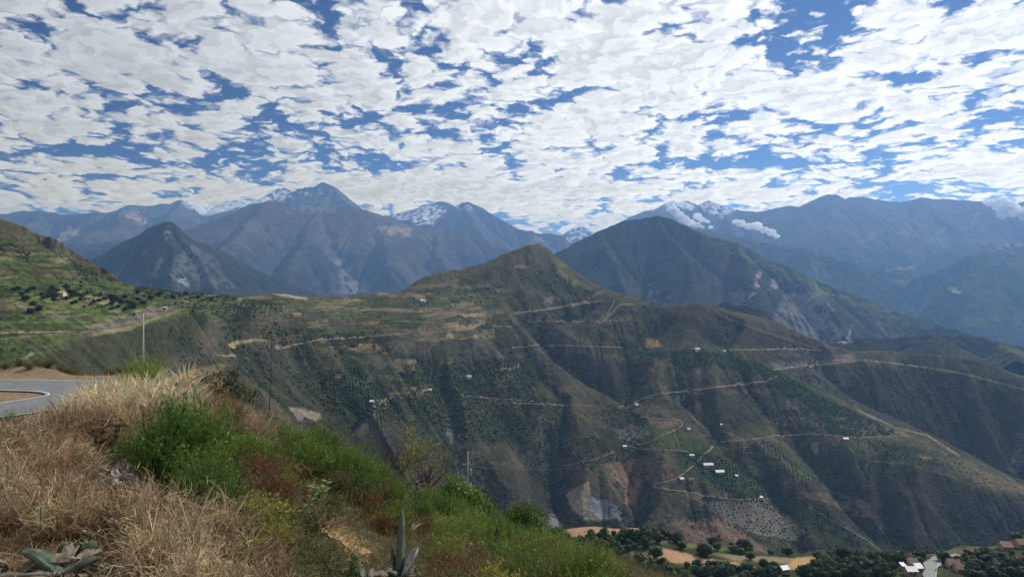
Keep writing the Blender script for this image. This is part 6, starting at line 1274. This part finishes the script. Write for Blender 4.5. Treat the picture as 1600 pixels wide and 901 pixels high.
def cable(a, b, sag, label, r=.022):
    a, b = Vector(a), Vector(b); pts = [tuple(a.lerp(b, t/24)-Vector((0, 0, sag*4*(t/24)*(1-t/24)))) for t in range(25)]; m = MB().mat(M_WIRE); m.tube(pts, r, 4); o = m.build('power_cable'); tag(o, label, 'cable')
def W(px_, py_, d): return ((px_-CX)/F*d, d, (CY-py_)/F*d)
cable(W(732, 727, 100), W(905, 815, 130), 1.5, 'upper power cable running from the thin pole down to the right'); cable(W(731, 740, 100), W(880, 825, 128), 1.5, 'middle power cable running from the thin pole down to the right'); cable(W(735, 765, 104), W(870, 832, 128), 1.0, 'lower power cable running from the second pole to the right')
cable(W(731, 728, 100), W(905, 727, 260), 1.0, 'level power cable reaching right from the thin pole', .03)
cable(W(-40, 536, 70), W(224, 500, 80), .6, 'power cable coming in from the left to the concrete pole', .014); cable(W(-40, 560, 70), W(200, 597, 72), .6, 'low cable slanting down behind the road', .012)

# small clouds caught against the mountains
def cloudlet(px_, py_, d, parts, label, seed):
    rnd.seed(seed); c0 = Vector(W(px_, py_, d)); mb = MB(); v, f = ICO3
    for (dx, dy, r) in parts: mb.addq(v*np.array([r*1.05, r*.8, r*.72])*d/F*(1+0.35*fbm(v[:, 0]*2.2+dx, v[:, 2]*2.2+v[:, 1], 4, seed)[:, None]+.12*rnd.randn(len(v), 1)*0.5)+np.array([dx*d/F, rnd.randn()*r*.3*d/F, -dy*d/F]), f)
    m = bpy.data.materials.new('cloud_vapour'); m.use_nodes = True; t = NT(m.node_tree); t.n.clear(); out = t.new('ShaderNodeOutputMaterial')
    b = t.new('ShaderNodeBsdfDiffuse'); b.inputs['Color'].default_value = (.62, .63, .66, 1); tr = t.new('ShaderNodeBsdfTranslucent'); tr.inputs['Color'].default_value = (.62, .63, .66, 1); mx = t.new('ShaderNodeAddShader')
    t.l.new(b.outputs[0], mx.inputs[0]); t.l.new(tr.outputs[0], mx.inputs[1]); lw = t.new('ShaderNodeLayerWeight', i_Blend=.35); tp = t.new('ShaderNodeBsdfTransparent'); m2 = t.new('ShaderNodeMixShader'); g = t.new('ShaderNodeNewGeometry').outputs['Position']
    nn = t.noise(g, 1/(d*.006), 4, .6); t.l.new(t.math('MULTIPLY', t.ramp(lw.outputs['Facing'], .15, .8), t.ramp(nn, .25, .5), clamp=True), m2.inputs[0]); t.l.new(mx.outputs[0], m2.inputs[1]); t.l.new(tp.outputs[0], m2.inputs[2]); t.l.new(m2.outputs[0], out.inputs[0])
    o = mb.mat(m).build('low_cloud', smooth=True); o.location = c0
    tag(o, label, 'cloud'); return o
ICO3 = ico(3)
cloudlet(1065, 338, 8800, [(-14,-12,7),(-10,-8,8),(-4,-2,9),(4,4,9),(14,9,8),(24,14,7),(32,17,4)], 'small white cloud drifting across the right snow peaks, left of three', 1)
cloudlet(1093, 341, 8800, [(-4,-3,7),(4,2,6),(12,5,4),(18,14,4)], 'wispy small cloud just right of the left one by the snow peaks', 4)
cloudlet(1180, 355, 8800, [(-30,-8,6),(-22,-6,8),(-10,-1,8),(2,-2,9),(14,4,8),(26,8,8),(34,14,5)], 'small white cloud in the middle against the long blue ridge', 2)
cloudlet(1575, 325, 8800, [(-30,-8,8),(-18,-4,14),(-4,2,16),(10,6,12),(24,8,12),(38,2,14),(-10,12,9),(30,14,8)], 'billowing white cloud spilling over the ridge at the far right', 3)

# ordinal places for the small groups of look-alikes
ORD = 'first second third fourth fifth sixth seventh eighth ninth tenth eleventh twelfth thirteenth fourteenth fifteenth sixteenth seventeenth eighteenth nineteenth twentieth'.split()
ORD += ['twenty-'+k for k in ORD[:9]]+['thirtieth']+['thirty-'+k for k in ORD[:9]]+['fortieth']
bpy.context.view_layer.update(); gr = {}
for o in bpy.data.objects:
    if o.parent is None and o.get('group'): gr.setdefault((o['group'], o['label']), []).append(o)
for (g_, l_), os_ in gr.items():
    if 1 < len(os_) <= 40 and len(l_.split()) <= 12:
        for k, o in enumerate(sorted(os_, key=lambda q: q.location.x/q.location.y)): o['label'] = l_+', '+ORD[k]+' from left'

# ------------------------------------------------------------------ the air
def add_haze():
    bm = bmesh.new(); bmesh.ops.create_cube(bm, size=1.0)
    me = bpy.data.meshes.new('haze'); bm.to_mesh(me); bm.free()
    o = bpy.data.objects.new('haze', me); COL.objects.link(o)
    o.scale = (32000, 22000, 2950); o.location = (0, 8000, 375.0)
    m = bpy.data.materials.new('haze_air'); m.use_nodes = True; t = NT(m.node_tree); t.n.clear()
    out = t.new('ShaderNodeOutputMaterial'); v = t.new('ShaderNodeVolumePrincipled')
    v.inputs['Density'].default_value = HAZE_DENSITY; v.inputs['Color'].default_value = (0.24, 0.50, 1.0, 1); v.inputs['Anisotropy'].default_value = 0.35
    t.l.new(v.outputs[0], out.inputs['Volume']); me.materials.append(m); o['kind'] = 'stuff'; o['label'] = 'thin blue mountain haze filling the valley air'
add_haze()
